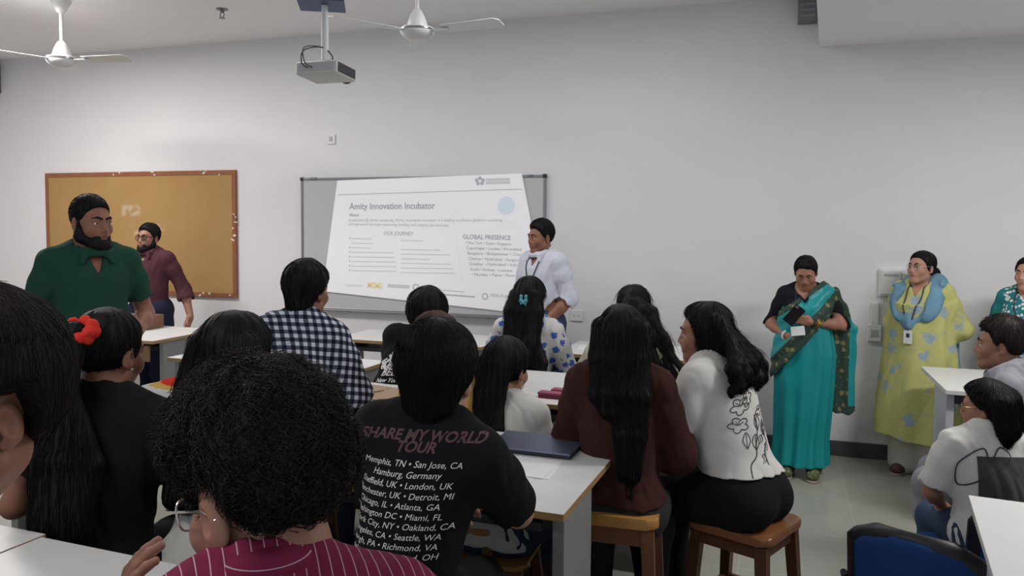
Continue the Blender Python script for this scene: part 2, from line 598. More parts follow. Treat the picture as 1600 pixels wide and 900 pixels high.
def wall_bits():
    wp = plain('plate_white', (0.72, 0.71, 0.70), 0.4)
    gp = plain('plate_grey', (0.42, 0.42, 0.42), 0.5)
    # little socket high on the wall
    p = onwall(518, 218)
    r = empty('wall_switch', (p.x, WALL_Y - 0.0005, p.z), 0, 'small white switch plate high on the wall above the whiteboard', 'switch plate')
    MB().box((0, -0.006, 0), (0.085, 0.012, 0.085), bevel=0.004).build('plate', wp, r)
    MB().box((0, -0.0145, 0.004), (0.03, 0.005, 0.04), bevel=0.002).build('rocker', gp, r)
    p = onwall(901, 493)
    r = empty('wall_socket', (p.x, WALL_Y - 0.0005, p.z), 0, 'white socket plate low on the wall right of the whiteboard', 'socket')
    MB().box((0, -0.006, 0), (0.10, 0.012, 0.09), bevel=0.004).build('plate', wp, r)
    for dx in (-0.02, 0.02):
        MB().lathe([(0.007, 0), (0.007, 0.003)], (dx, -0.0115, 0), 12, (0, -1, 0)).build('socket_hole', gp, r)
    # cluster of switch boxes behind the woman in yellow
    r = empty('switch_box', (0.83, WALL_Y - 0.0005, 1.29), 0, 'white electrical switch box on the wall behind the woman in yellow kurta', 'switch box')
    MB().box((0, -0.02, 0), (0.22, 0.04, 0.20), bevel=0.006).build('box', wp, r)
    MB().box((-0.035, -0.046, 0.0), (0.13, 0.012, 0.17), bevel=0.004).build('cover', plain('cover_white', (0.66, 0.66, 0.65), 0.35), r)
    MB().box((-0.035, -0.054, 0.055), (0.09, 0.006, 0.014)).build('label_strip', gp, r)
    MB().box((0.075, -0.046, 0.0), (0.045, 0.012, 0.12), bevel=0.003).build('switch', gp, r)
    r = empty('data_socket', (0.70, WALL_Y - 0.0005, 0.96), 0, 'narrow white socket strip below the switch box on the wall', 'socket')
    MB().box((0, -0.012, 0.10), (0.05, 0.024, 0.16), bevel=0.004).build('conduit', wp, r)
    MB().box((0, -0.015, -0.04), (0.09, 0.03, 0.12), bevel=0.004).build('plate', wp, r)
    MB().box((0, -0.0325, -0.04), (0.05, 0.005, 0.05), bevel=0.002).build('socket_face', gp, r)
    # dark unit at the far left, cut by the frame
    dk = plain('unit_dark', (0.10, 0.10, 0.10), 0.6)
    r = empty('wall_speaker', (-7.86, WALL_Y - 0.001, 3.16), 0, 'dark grey wall speaker under the ceiling at the far left', 'speaker')
    MB().box((0, -0.09, 0), (0.32, 0.18, 0.30), bevel=0.015).build('cabinet', dk, r, True)
    MB().box((0, -0.184, 0), (0.27, 0.008, 0.25), bevel=0.003).build('grille', plain('grille_dark', (0.05, 0.05, 0.05), 0.8), r)
    # grey unit beside the soffit
    r = empty('wall_vent', (0.19, WALL_Y - 0.001, 3.25), 0, 'grey vent box on the wall under the ceiling beside the soffit', 'vent')
    MB().box((0, -0.06, 0), (0.13, 0.12, 0.19), bevel=0.006).build('box', plain('vent_grey', (0.20, 0.19, 0.20), 0.6), r)
    for k in range(4):
        MB().box((0, -0.123, -0.06 + k * 0.04), (0.10, 0.008, 0.012), Matrix.Rotation(0.5, 3, 'X')).build('slat', plain('vent_slat', (0.28, 0.28, 0.29), 0.5), r)
    # sprinkler
    p = onz(347, 14, CEIL)
    r = empty('fire_sprinkler', (p.x, p.y, CEIL), 0, 'small grey fire sprinkler hanging from the ceiling', 'sprinkler')
    mt = plain('sprinkler_metal', (0.22, 0.22, 0.24), 0.4, 0.7)
    MB().lathe([(0.045, 0), (0.045, -0.006), (0.02, -0.014), (0.012, -0.03)], (0, 0, 0), 20).build('escutcheon', mt, r, True)
    b = MB()
    b.tube([(0.012, 0, -0.028), (0.02, 0, -0.045), (0.008, 0, -0.066)], 0.004, 6).tube([(-0.012, 0, -0.028), (-0.02, 0, -0.045), (-0.008, 0, -0.066)], 0.004, 6)
    b.build('frame_arms', mt, r, True)
    MB().lathe([(0.006, -0.066), (0.024, -0.07), (0.024, -0.073), (0.005, -0.076)], (0, 0, 0), 16).build('deflector', mt, r, True)


def fan(loc, angs, label, R=0.56, droop=0.0):
    wm = plain('fan_white', (0.66, 0.66, 0.66), 0.35)
    cm = plain('fan_chrome', (0.35, 0.35, 0.36), 0.25, 0.9)
    x, y, z = loc
    r = empty('ceiling_fan', (x, y, CEIL), 0, label, 'ceiling fan', 'ceiling fans')
    dz = z - CEIL
    MB().lathe([(0.075, 0), (0.07, -0.02), (0.03, -0.09), (0.016, -0.10)], (0, 0, 0), 28).build('canopy', wm, r, True)
    MB().lathe([(0.0135, -0.09), (0.0135, dz + 0.13)], (0, 0, 0), 16).build('rod', wm, r, True)
    MB().lathe([(0.016, dz + 0.135), (0.032, dz + 0.12), (0.054, dz + 0.075), (0.068, dz + 0.03), (0.070, dz + 0.012)], (0, 0, 0), 32).build('lower_canopy', wm, r, True)
    MB().lathe([(0.072, dz + 0.02), (0.108, dz + 0.01), (0.112, dz - 0.012), (0.10, dz - 0.035), (0.075, dz - 0.055), (0.04, dz - 0.066), (0.01, dz - 0.068)], (0, 0, 0), 36).build('motor', wm, r, True)
    MB().lathe([(0.1125, dz + 0.003), (0.1155, dz), (0.1155, dz - 0.008), (0.1125, dz - 0.011)], (0, 0, 0), 36).build('chrome_ring', cm, r, True)
    for a in angs:
        b = MB()
        b.box((0.165, 0, dz - 0.012), (0.13, 0.05, 0.006), bevel=0.002)
        b.bm.verts.ensure_lookup_table()
        Mx = Matrix.Rotation(a, 4, 'Z')
        bmesh.ops.transform(b.bm, matrix=Mx, verts=b.bm.verts[:])
        arm = b.build('blade_arm', wm, r)
        b = MB()
        n0, n1 = 0.055, 0.07
        pts = [(0.19, -n0), (R - 0.03, -n1), (R, -n1 * 0.6), (R, n1 * 0.6), (R - 0.03, n1), (0.19, n0)]
        b.prism(pts, -0.002, 0.002, 0.0015)
        Mt = Mx @ Matrix.Translation((0, 0, dz - 0.008 + droop)) @ Matrix.Rotation(math.radians(-11), 4, 'X')
        bmesh.ops.transform(b.bm, matrix=Mt, verts=b.bm.verts[:])
        b.build('blade', wm, r)


def projector():
    p = at(508, 112, 4.5)
    wm = plain('projector_pole_white', (0.72, 0.72, 0.73), 0.4)
    body = plain('projector_body', (0.52, 0.52, 0.50), 0.45)
    dk = plain('projector_dark', (0.035, 0.035, 0.04), 0.5)
    r = empty('projector', (p.x, p.y, CEIL), 0, 'white and black video projector hanging from a ceiling pole before the whiteboard', 'projector')
    zb = p.z - CEIL
    MB().lathe([(0.018, 0), (0.018, zb + 0.30), (0.021, zb + 0.30), (0.021, zb + 0.06)], (0, 0, 0), 20).build('pole', wm, r, True)
    pl = MB()
    pl.box((0, 0, 0), (0.26, 0.26, 0.012), Matrix.Rotation(math.radians(28), 3, 'Z'), 0.003)
    o = pl.build('mount_plate', plain('plate_blue', (0.035, 0.06, 0.16), 0.5), r)
    o.location = (-0.02, 0.0, 2.925 - CEIL)
    bd = empty('tmp', (0, 0, 0))
    bpy.data.objects.remove(bd)
    R = Matrix.Rotation(math.radians(2), 3, 'Z') @ Matrix.Rotation(math.radians(-3), 3, 'X')
    W, D, T = 0.26, 0.235, 0.075

    def put(b): 
        bmesh.ops.transform(b.bm, matrix=Matrix.Translation((-0.005, 0.02, zb)) @ R.to_4x4(), verts=b.bm.verts[:])
        return b
    h = put(MB().box((0, 0, 0), (W, D, T), bevel=0.014, seg=3)).build('housing', body, r, True)
    v = MB()
    v.box((W / 2 + 0.0005, 0, 0.004), (0.004, D * 0.86, T * 0.72), bevel=0.001)
    put(v).build('side_vent', dk, r)
    b = MB()
    b.box((0, -D / 2 - 0.0005, 0.006), (W * 0.84, 0.004, T * 0.6), bevel=0.001)
    put(b).build('rear_panel', plain('rear_panel_grey', (0.46, 0.46, 0.48), 0.5), r)
    b = MB()
    b.lathe([(0.04, 0), (0.04, 0.02), (0.03, 0.022)], (0.06, D / 2, 0.0), 24, (0, 1, 0))
    put(b).build('lens', dk, r, True)
    b = MB()
    b.box((0, 0, T / 2 + 0.012), (0.12, 0.10, 0.02), bevel=0.004)
    put(b).build('mount_bracket', wm, r)
    b = MB()
    for q in range(2):
        b.tube(smooth_path([(-0.05 + q * 0.03, -D / 2 - 0.004, 0.0), (-0.06 + q * 0.02, -D / 2 - 0.05, 0.02), (-0.05, -D / 2 - 0.04, 0.09 + q * 0.015), (0.0, -0.05, 0.13), (0.05, -0.02, 0.08), (0.03, -0.03, 0.04)], 6), 0.0035, 6)
    put(b).build('cable', dk, r, True)


# ------------------------------------------------------------------ furniture
def table_mats():
    top = plain('laminate_white', (0.66, 0.66, 0.65), 0.38, var=0.03, scale=2.5)
    m, t = new_mat('oak_edge', (0.36, 0.22, 0.10), 0.5)
    v = t.coords((3, 60, 60))
    t.color(t.mix(t.noise(v, 1.0, 4), (0.27, 0.155, 0.065), (0.42, 0.27, 0.125)))
    edge2 = plain('edge_white', (0.52, 0.52, 0.53), 0.45)
    leg = plain('leg_grey', (0.23, 0.235, 0.23), 0.5, var=0.05)
    leg2 = plain('leg_pale_grey', (0.40, 0.40, 0.45), 0.5, var=0.05)
    dark = plain('shelf_dark', (0.045, 0.048, 0.055), 0.5)
    return top, m, edge2, leg, leg2, dark


def desk(x0, x1, y0, y1, rot, label, pivot=None, edge='oak', pale=False, H=0.80, panel=0.33, near=0.05, inset=0.012, shelf=True):
    """desk with corners x0..x1, y0..y1 turned about its right (or pivot) near corner"""
    top, oak, ew, leg, leg2, dark = TABLE_M
    px, py = pivot if pivot else (x1, y0)
    r = empty('desk', (px, py, 0), math.radians(rot), label, 'desk', 'classroom desks')
    a0, a1, b0, b1 = x0 - px, x1 - px, y0 - py, y1 - py
    cx, cy, w, d = (a0 + a1) / 2, (b0 + b1) / 2, a1 - a0, b1 - b0
    MB().box((cx, cy, H - 0.0125), (w, d, 0.025), bevel=0.0025).build('tabletop', [top, oak if edge == 'oak' else ew], r, False, lambda f: 0 if abs(f.normal.z) > 0.9 else 1)
    lm = leg2 if pale else leg
    for ax in (a0 + inset + 0.02, a1 - inset - 0.02):
        MB().box((ax, b0 + near + panel / 2, (H - 0.026) / 2), (0.04, panel, H - 0.026), bevel=0.004).build('leg', lm, r)
    if shelf:
        MB().box((cx, b0 + near + panel * 0.55, H - 0.085), (w - 0.2, panel * 0.9, 0.03), bevel=0.004).build('shelf', dark, r)
        for sx in (a0 + 0.08, a1 - 0.08):
            MB().box((sx, b0 + near + panel * 0.55, H - 0.06), (0.05, panel * 0.8, 0.066), bevel=0.003).build('shelf_bracket', dark, r)
    MB().box((cx, b0 + near + panel - 0.02, 0.20), (w - 2 * inset - 0.085, 0.03, 0.05), bevel=0.003).build("foot_rail", lm, r)
    return r


def stool_parts(seat_m, leg_m, h=0.5):
    r = empty('wooden_stool', (0, 0, 0))
    tag(r, None, 'stool', 'wooden stools')
    a, rd = 0.175, 0.04
    pts = []
    for cx, cy, s in ((a - rd, a - rd, 0), (-a + rd, a - rd, 1), (-a + rd, -a + rd, 2), (a - rd, -a + rd, 3)):
        for k in range(6):
            t = (s + k / 5) * PI / 2
            pts.append((cx + rd * math.cos(t), cy + rd * math.sin(t)))
    MB().prism(pts, h - 0.032, h, 0.008).build('seat', seat_m, r, True)
    for sx in (-1, 1):
        for sy in (-1, 1):
            b = MB()
            top, bot = Vector((sx * 0.135, sy * 0.135, h - 0.033)), Vector((sx * 0.165, sy * 0.165, 0))
            g = bmesh.ops.create_cube(b.bm, size=1)
            for v in g['verts']:
                e = top if v.co.z > 0 else bot
                k = 0.024 if v.co.z > 0 else 0.019
                v.co = Vector((e.x + math.copysign(k, v.co.x), e.y + math.copysign(k, v.co.y), e.z))
            bmesh.ops.bevel(b.bm, geom=b.bm.edges[:], offset=0.004, segments=2, affect='EDGES')
            b.build('leg', leg_m, r, True)
    for zc, off, hh in ((h - 0.065, 0.138, 0.055), (0.16, 0.155, 0.035)):
        for k in range(4):
            R = Matrix.Rotation(k * PI / 2, 3, 'Z')
            MB().box(R @ Vector((0, off, zc)), (2 * off - 0.044, 0.02, hh), R, 0.003).build('apron' if zc > 0.3 else 'stretcher', leg_m, r)
    return r


def copy_tree(o, parent=None):
    c = o.copy()
    COL.objects.link(c)
    if parent: c.parent = parent
    for ch in list(o.children): copy_tree(ch, c)
    return c


def wood(name, a, b, rough=0.35, sc=(40, 40, 3)):
    if name in MATS: return MATS[name]
    m, t = new_mat(name, a, rough, 0, 0.45)
    v = t.coords(sc)
    n = t.noise(v, 1.0, 5, 0.6, 0.6)
    t.color(t.mix(n, a, b))
    t.bump(n, 0.1, 0.002)
    return m


def office_chair(x, y, rz, label, h=0.72):
    blk = plain('chair_black', (0.012, 0.012, 0.015), 0.45)
    blu = fabric('chair_blue', (0.012, 0.045, 0.16), 0.8)
    met = plain('chair_metal', (0.03, 0.03, 0.035), 0.35, 0.4)
    r = empty('visitor_chair', (x, y, 0), rz, label, 'chair', 'blue visitor chairs')
    # backrest: curved shell with padded front and back, local +y is forwards
    def curved(w, z0, z1, y0, th, bow, rad, name, mt, tilt=0.10):
        nu, nv = 17, 13
        V, Q = [], []
        for side in (0, 1):
            for j in range(nv):
                for i in range(nu):
                    u, v = -1 + 2 * i / (nu - 1), -1 + 2 * j / (nv - 1)
                    # superellipse style rounding of the outline
                    k = 1 - max(0, abs(v) - (1 - rad)) ** 2 * 1.1 / rad
                    top = 1 - 0.07 * (u * u if v > 0 else 0)
                    X = u * w / 2 * k
                    Z = (z0 + z1) / 2 + v * (z1 - z0) / 2 * (1 - max(0, abs(u) - 0.8) ** 2 * 1.2) * top
                    edge = min(1, (1 - max(abs(u), abs(v))) * 6)
                    tk = th * (0.35 + 0.65 * math.sqrt(max(0, edge)))
                    Y = y0 + bow * u * u - (Z - z0) * tilt + (tk / 2 if side else -tk / 2)
                    V.append((X, Y, Z))
        n = nu * nv
        for j in range(nv - 1):
            for i in range(nu - 1):
                a = j * nu + i
                Q.append((a, a + 1, a + 1 + nu, a + nu))
                Q.append((n + a, n + a + nu, n + a + nu + 1, n + a + 1))
        rim = [j for j in range(nu)] + [(j + 1) * nu - 1 for j in range(1, nv)] + [n - 1 - i for i in range(1, nu)] + [(nv - 1 - j) * nu for j in range(1, nv - 1)]
        for q in range(len(rim)):
            a, b = rim[q], rim[(q + 1) % len(rim)]
            Q.append((a, n + a, n + b, b))
        me = np_mesh(name, V, Q)
        bm = bmesh.new(); bm.from_mesh(me); bmesh.ops.recalc_face_normals(bm, faces=bm.faces); bm.to_mesh(me); bm.free()
        return link(name, me, mt, r, True)
    curved(0.43, h - 0.36, h, -0.22, 0.035, 0.05, 0.35, 'backrest', blk)
    curved(0.385, h - 0.335, h - 0.022, -0.238, 0.030, 0.05, 0.35, 'back_cushion', blu)
    MB().prism([(-0.22, -0.2), (0.22, -0.2), (0.235, 0.2), (0.18, 0.235), (-0.18, 0.235), (-0.235, 0.2)], 0.39, 0.44, 0.018).build('seat', blu, r, True)
    for s in (-1, 1):
        MB().tube(smooth_path([(s * 0.21, -0.235, h - 0.2), (s * 0.22, -0.19, 0.42), (s * 0.225, -0.21, 0.012)], 6), 0.012, 10).build('leg', met, r, True)
        MB().tube(smooth_path([(s * 0.225, -0.15, 0.40), (s * 0.225, 0.19, 0.395), (s * 0.23, 0.21, 0.012)], 6), 0.012, 10).build('leg', met, r, True)
    return r


def furniture():
    global TABLE_M
    TABLE_M = table_mats()
    R = -2.3
    desk(-3.42, -1.932, 0.98, 1.655, R, 'white desk at the lower left, left of the seam', (-1.93, 1.64))
    desk(-1.925, -0.32, 0.93, 1.635, R, 'white desk in the foreground with the curly haired person at it', (-1.925, 1.635))
    desk(-3.05, -0.589, 2.285, 3.11, R, 'white desk with a wooden edge carrying the laptop', None)
    desk(-3.1, -1.76, 3.40, 3.86, R, 'white desk carrying the brown folder')
    desk(-1.72, -0.52, 3.68, 4.50, R, 'white desk carrying the maroon pencil boxes')
    desk(-3.75, -2.36, 4.08, 4.53, R, 'white desk partly hidden behind the checkered shirt')
    desk(-3.2, -1.98, 5.28, 5.86, 0, 'white desk under the whiteboard, left of the presenter')
    desk(-1.40, -0.25, 5.22, 5.84, 0, 'white desk by the wall, right of the presenter')
    d = desk(-5.75, -4.36, 4.67, 5.40, 0, 'white desk before the pin board with grey end panel', near=0.12)
    MB().box((-0.70, 0.06, 0.69), (1.22, 0.02, 0.12), bevel=0.003).build('apron', wood('apron_wood', (0.22, 0.12, 0.055), (0.32, 0.18, 0.085)), d)
    desk(0.905, 2.35, 4.77, 5.54, 0, 'white desk in front of the woman in yellow kurta', (0.905, 4.77), 'white', True)
    desk(0.628, 2.0, 2.05, 2.905, -7.0, 'white desk at the lower right edge', (0.628, 2.905), 'white', True, panel=0.3, near=0.12)
    sa = wood('stool_seat_golden', (0.36, 0.17, 0.045), (0.48, 0.25, 0.075), 0.3, (3, 30, 30))
    sb = wood('stool_leg_red', (0.12, 0.042, 0.018), (0.20, 0.08, 0.03), 0.4)
    sc = wood('stool_seat_dark', (0.15, 0.055, 0.022), (0.24, 0.10, 0.04), 0.3, (3, 30, 30))
    sd = wood('stool_leg_dark', (0.055, 0.02, 0.011), (0.11, 0.04, 0.02), 0.4)
    return stool_parts(sa, sb), stool_parts(sc, sd)


def small_things():
    # laptop (closed) on the desk with papers
    T = 0.80
    lt = plain('laptop_blue_grey', (0.12, 0.135, 0.21), 0.38, 0.5, var=0.03)
    dk = plain('laptop_dark', (0.02, 0.022, 0.03), 0.5)
    r = empty('laptop', (-0.875, 2.962, T), math.radians(-2), 'closed blue-grey laptop on the desk with the wooden edge', 'laptop')
    MB().box((0, 0, 0.0075), (0.345, 0.25, 0.009), bevel=0.003).build('base', dk, r)
    MB().box((0, 0, 0.0165), (0.345, 0.25, 0.008), bevel=0.003).build('lid', lt, r)
    MB().lathe([(0.004, -0.13), (0.004, 0.13)], (0, 0.124, 0.012), 10, (1, 0, 0)).build('hinge', dk, r)
    b = MB()
    for sx in (-1, 1):
        for sy in (-1, 1): b.lathe([(0.008, 0), (0.008, 0.0035)], (sx * 0.14, sy * 0.1, 0), 10)
    b.build('foot', dk, r)
    pm = plain('paper_white', (0.74, 0.75, 0.77), 0.7, var=0.02)
    for i, (x, y, a, lb) in enumerate(((-0.885, 2.70, 10, 'white sheet of paper lying in front of the laptop, upper one'), (-0.872, 2.69, 16, 'white sheet of paper lying in front of the laptop, under another'))):
        o = MB().box((0, 0, 0.0008 + 0.0018 * (1 - i)), (0.297, 0.21, 0.0015)).build('paper_sheet', pm)
        o.location = (x, y, T); o.rotation_euler = (0, 0, math.radians(a - 14))
        tag(o, lb, 'paper', 'loose papers')
    o = MB().box((0, 0, 0.001), (0.30, 0.21, 0.002)).build('paper_sheet', pm)
    o.location = (-1.17, 5.52, T); o.rotation_euler = (0, 0, 0.1)
    tag(o, 'white sheet of paper on the desk right of the presenter', 'paper', 'loose papers')
    # maroon pencil boxes
    mm = plain('pencil_box_maroon', (0.20, 0.022, 0.06), 0.4)
    for i, (x, y, z, lb) in enumerate(((-1.03, 3.84, T, 'maroon pencil box lying on the desk, nearer one of two'), (-0.985, 3.93, T, 'maroon pencil box lying on the desk, farther one of two'))):
        r = empty('pencil_box', (x, y, z), math.radians(-4), lb, 'pencil box', 'maroon pencil boxes')
        MB().box((0, 0, 0.009), (0.19, 0.055, 0.018), bevel=0.003).build('tray', mm, r)
        MB().box((0, 0, 0.0245), (0.195, 0.06, 0.012), bevel=0.004).build('lid', plain('pencil_lid_pink', (0.30, 0.06, 0.12), 0.35), r)
    # brown folder
    fm = plain('folder_kraft', (0.36, 0.25, 0.17), 0.8, var=0.05)
    r = empty('folder', (-1.95, 3.64, T), math.radians(-8), 'brown kraft folder lying open on the desk behind the printed black shirt', 'folder')
    MB().box((-0.10, 0, 0.003), (0.20, 0.28, 0.006), Matrix.Rotation(0.02, 3, 'Y'), 0.001).build('cover', fm, r)
    MB().box((0.145, -0.005, 0.0035), (0.28, 0.30, 0.006), Matrix.Rotation(-0.02, 3, 'Y'), 0.001).build('cover', fm, r)
    MB().tube([(0.03, 0.02, 0.012), (0.0, -0.03, 0.01), (-0.05, -0.08, 0.009)], 0.002, 6).build('elastic_cord', plain('cord_dark', (0.05, 0.035, 0.03), 0.7), r)
    # carton on the far left desk
    bm2 = plain('carton_brown', (0.20, 0.10, 0.055), 0.7)
    r = empty('carton', (-5.02, 5.2, T), math.radians(8), 'small brown carton on the desk before the pin board', 'carton')
    MB().box((0, 0, 0.055), (0.34, 0.24, 0.11), bevel=0.003).build('box', bm2, r)
    MB().box((0, -0.121, 0.02), (0.34, 0.003, 0.038)).build('stripe', plain('carton_orange', (0.42, 0.16, 0.05), 0.6), r)
    # bottles with green caps
    gl, t = new_mat('bottle_plastic', (0.80, 0.85, 0.84), 0.08, 0, 0.5)
    t.b.inputs['Transmission Weight'].default_value = 0.9
    t.b.inputs['IOR'].default_value = 1.2
    cp = plain('cap_green', (0.05, 0.30, 0.22), 0.45)
    for px, lb in ((292, 'clear water bottle with green cap behind the desk, left one'), (323, 'clear water bottle with green cap behind the desk, right one')):
        p = at(px, 503, 6.95)
        r = empty('water_bottle', (p.x, p.y, 0.60), 0, lb, 'water bottle', 'water bottles')
        dzc = p.z - 0.60
        MB().lathe([(0.03, 0), (0.033, 0.005), (0.033, dzc - 0.07), (0.026, dzc - 0.045), (0.013, dzc - 0.02), (0.013, dzc - 0.008)], (0, 0, 0), 24).build('bottle', gl, r, True)
        MB().lathe([(0.017, dzc - 0.012), (0.018, dzc - 0.01), (0.018, dzc + 0.01), (0.016, dzc + 0.012)], (0, 0, 0), 18).build('cap', cp, r, True)
    pa, pb = at(292, 503, 6.95), at(323, 503, 6.95)
    r = empty('low_cabinet', ((pa.x + pb.x) / 2, (pa.y + pb.y) / 2 + 0.04, 0), 0, 'low white cabinet behind the desk before the pin board', 'cabinet')
    MB().box((0, 0, 0.29), (0.7, 0.32, 0.58), bevel=0.004).build('body', plain('cabinet_white', (0.55, 0.55, 0.54), 0.5), r)
    MB().box((0, 0, 0.59), (0.74, 0.36, 0.02), bevel=0.003).build('top', TABLE_M[0], r)
    for s in (-1, 1):
        MB().box((s * 0.17, -0.168, 0.29), (0.32, 0.016, 0.5), bevel=0.003).build('door', plain('cabinet_door', (0.5, 0.5, 0.49), 0.5), r)


# ------------------------------------------------------------------ smooth solids (signed distance fields meshed by surface nets)
f32 = np.float32


def v3(p): return np.array(p, f32)


def waves(X, Y, Z, freq, seed, n=5):
    r = np.random.RandomState(seed)
    o = 0
    for i in range(n):
        k = r.normal(size=3); k /= np.linalg.norm(k)
        k *= freq * r.uniform(0.6, 1.5)
        o = o + np.sin(k[0] * X + k[1] * Y + k[2] * Z + r.uniform(0, 6.28) + 1.3 * np.sin(0.6 * k[1] * X - 0.6 * k[2] * Y + 0.6 * k[0] * Z + r.uniform(0, 6.28)))
    return (o / n).astype(f32)


class Field:
    def __init__(self, h):
        self.h = h
        self.ops = []

    def _add(self, kind, bb, fn, k):
        self.ops.append((kind, bb, fn, k))
        return self

    def rc(self, a, b, ra, rb=None, k=0.03, flat=None, sub=False):
        """tapered capsule; flat = (axis, factor) squashes it along that axis"""
        rb = ra if rb is None else rb
        a, b = v3(a), v3(b)
        m = max(ra, rb)
        bb = (np.minimum(a, b) - m, np.maximum(a, b) + m)
        ab = b - a
        L2 = float(ab @ ab) + 1e-12
        if flat is not None:
            nx = v3(flat[0]); nx /= np.linalg.norm(nx); f = flat[1]

        def fn(X, Y, Z):
            dx, dy, dz = X - a[0], Y - a[1], Z - a[2]
            t = np.clip((dx * ab[0] + dy * ab[1] + dz * ab[2]) / L2, 0, 1)
            ex, ey, ez = dx - t * ab[0], dy - t * ab[1], dz - t * ab[2]
            if flat is not None:
                c = (ex * nx[0] + ey * nx[1] + ez * nx[2]) * (f - 1)
                ex, ey, ez = ex + c * nx[0], ey + c * nx[1], ez + c * nx[2]
            return np.sqrt(ex * ex + ey * ey + ez * ez) - (ra + (rb - ra) * t)
        return self._add('-' if sub else '+', bb, fn, k)

    def el(self, c, r, R=None, k=0.03, sub=False):
        """ellipsoid; columns of R are its axes"""
        c, r = v3(c), v3(r)
        R = np.eye(3, dtype=f32) if R is None else np.array(R, f32)
        ext = np.sqrt(((R * r[None, :]) ** 2).sum(1))

        def fn(X, Y, Z):
            dx, dy, dz = X - c[0], Y - c[1], Z - c[2]
            q = [dx * R[0, i] + dy * R[1, i] + dz * R[2, i] for i in range(3)]
            k0 = np.sqrt(sum((q[i] / r[i]) ** 2 for i in range(3)))
            k1 = np.sqrt(sum((q[i] / r[i] ** 2) ** 2 for i in range(3))) + 1e-6
            return k0 * (k0 - 1) / k1
        return self._add('-' if sub else '+', (c - ext, c + ext), fn, k)

    def bx(self, c, half, R=None, rad=0.01, k=0.02, sub=False):
        c, half = v3(c), v3(half) - rad
        R = np.eye(3, dtype=f32) if R is None else np.array(R, f32)
        ext = (np.abs(R) * (half + rad)[None, :]).sum(1)

        def fn(X, Y, Z):
            dx, dy, dz = X - c[0], Y - c[1], Z - c[2]
            q = [np.abs(dx * R[0, i] + dy * R[1, i] + dz * R[2, i]) - half[i] for i in range(3)]
            o = np.sqrt(sum(np.maximum(t, 0) ** 2 for t in q))
            return o + np.minimum(np.maximum(np.maximum(q[0], q[1]), q[2]), 0) - rad
        return self._add('-' if sub else '+', (c - ext, c + ext), fn, k)

    def torus(self, c, R, r, ax, k=0.01, flat=1.0, sq=1.0):
        """ring; ax = 3 axes as columns (third is the ring's axis)"""
        c = v3(c)
        A = np.array(ax, f32)
        ext = np.full(3, R * max(1, sq) + r * max(1, flat), f32)

        def fn(X, Y, Z):
            dx, dy, dz = X - c[0], Y - c[1], Z - c[2]
            q = [dx * A[0, i] + dy * A[1, i] + dz * A[2, i] for i in range(3)]
            l = np.sqrt(q[0] ** 2 + (q[1] / sq) ** 2) - R
            return np.sqrt(l * l + (q[2] / flat) ** 2) - r
        return self._add('+', (c - ext, c + ext), fn, k)

    def lathe(self, prof, pleat=None, k=0.03):
        """stack of ellipses: prof = [(z, rx, ry, cx, cy)...]; pleat = (count, amplitude at bottom, phase, spread)"""
        P = np.array(prof, f32)
        P = P[np.argsort(P[:, 0])]
        z0, z1 = P[0, 0], P[-1, 0]
        m = P[:, 1:3].max() + 0.03
        bb = (np.array([P[:, 3].min() - m, P[:, 4].min() - m, z0], f32), np.array([P[:, 3].max() + m, P[:, 4].max() + m, z1], f32))

        def fn(X, Y, Z):
            zz = np.clip(Z, z0, z1)
            rx, ry, cx, cy = [np.interp(zz, P[:, 0], P[:, i]).astype(f32) for i in (1, 2, 3, 4)]
            dx, dy = X - cx, Y - cy
            d = np.sqrt((dx / rx) ** 2 + (dy / ry) ** 2)
            d = (d - 1) * np.minimum(rx, ry) * 0.9
            if pleat:
                az = np.arctan2(dy / ry, dx / rx)
                u = (z1 - zz) / (z1 - z0)
                d = d + pleat[1] * (0.25 + 0.75 * u) * np.sin(pleat[0] * az + pleat[2] + 1.2 * np.sin(2 * az + 3 * u))
            return np.maximum(d, np.maximum(z0 - Z, Z - z1))
        return self._add('+', bb, fn, k)

    def cut(self, fn, k=0.0):
        """keep only where fn < 0"""
        return self._add('&', None, fn, k)

    def disp(self, fn):
        return self._add('d', None, fn, 0)

    def run(self, lo=None, hi=None):
        h = self.h
        bbs = [o[1] for o in self.ops if o[0] == '+']
        L = np.min([b[0] for b in bbs], axis=0) - 0.012 - 3 * h
        U = np.max([b[1] for b in bbs], axis=0) + 0.012 + 3 * h
        if lo is not None: L = np.maximum(L, v3(lo) - 2 * h)
        if hi is not None: U = np.minimum(U, v3(hi) + 2 * h)
        self.o = L
        n = np.maximum(np.ceil((U - L) / h).astype(int) + 1, 4)
        self.n = n
        ax = [(L[i] + h * np.arange(n[i])).astype(f32) for i in range(3)]
        D = np.full(n, 1.0, f32)
        for kind, bb, fn, k in self.ops:
            if bb is None:
                i0, i1 = np.zeros(3, int), n
            else:
                m = k + 4 * h + 0.012
                i0 = np.maximum(np.floor((bb[0] - m - L) / h).astype(int), 0)
                i1 = np.minimum(np.ceil((bb[1] + m - L) / h).astype(int) + 1, n)
                if (i1 <= i0).any(): continue
            sl = tuple(slice(a, b) for a, b in zip(i0, i1))
            X, Y, Z = ax[0][sl[0]][:, None, None], ax[1][sl[1]][None, :, None], ax[2][sl[2]][None, None, :]
            d = fn(X, Y, Z)
            A = D[sl]
            if kind == 'd':
                D[sl] = A + d
                continue
            d = np.broadcast_to(d, A.shape)
            if kind == '+':
                r = np.minimum(A, d)
                if k > 0:
                    q = np.maximum(k - np.abs(A - d), 0)
                    r = r - q * q / (4 * k)
            else:
                if kind == '-': d = -d
                r = np.maximum(A, d)
                if k > 0:
                    q = np.maximum(k - np.abs(A - d), 0)
                    r = r + q * q / (4 * k)
            D[sl] = r
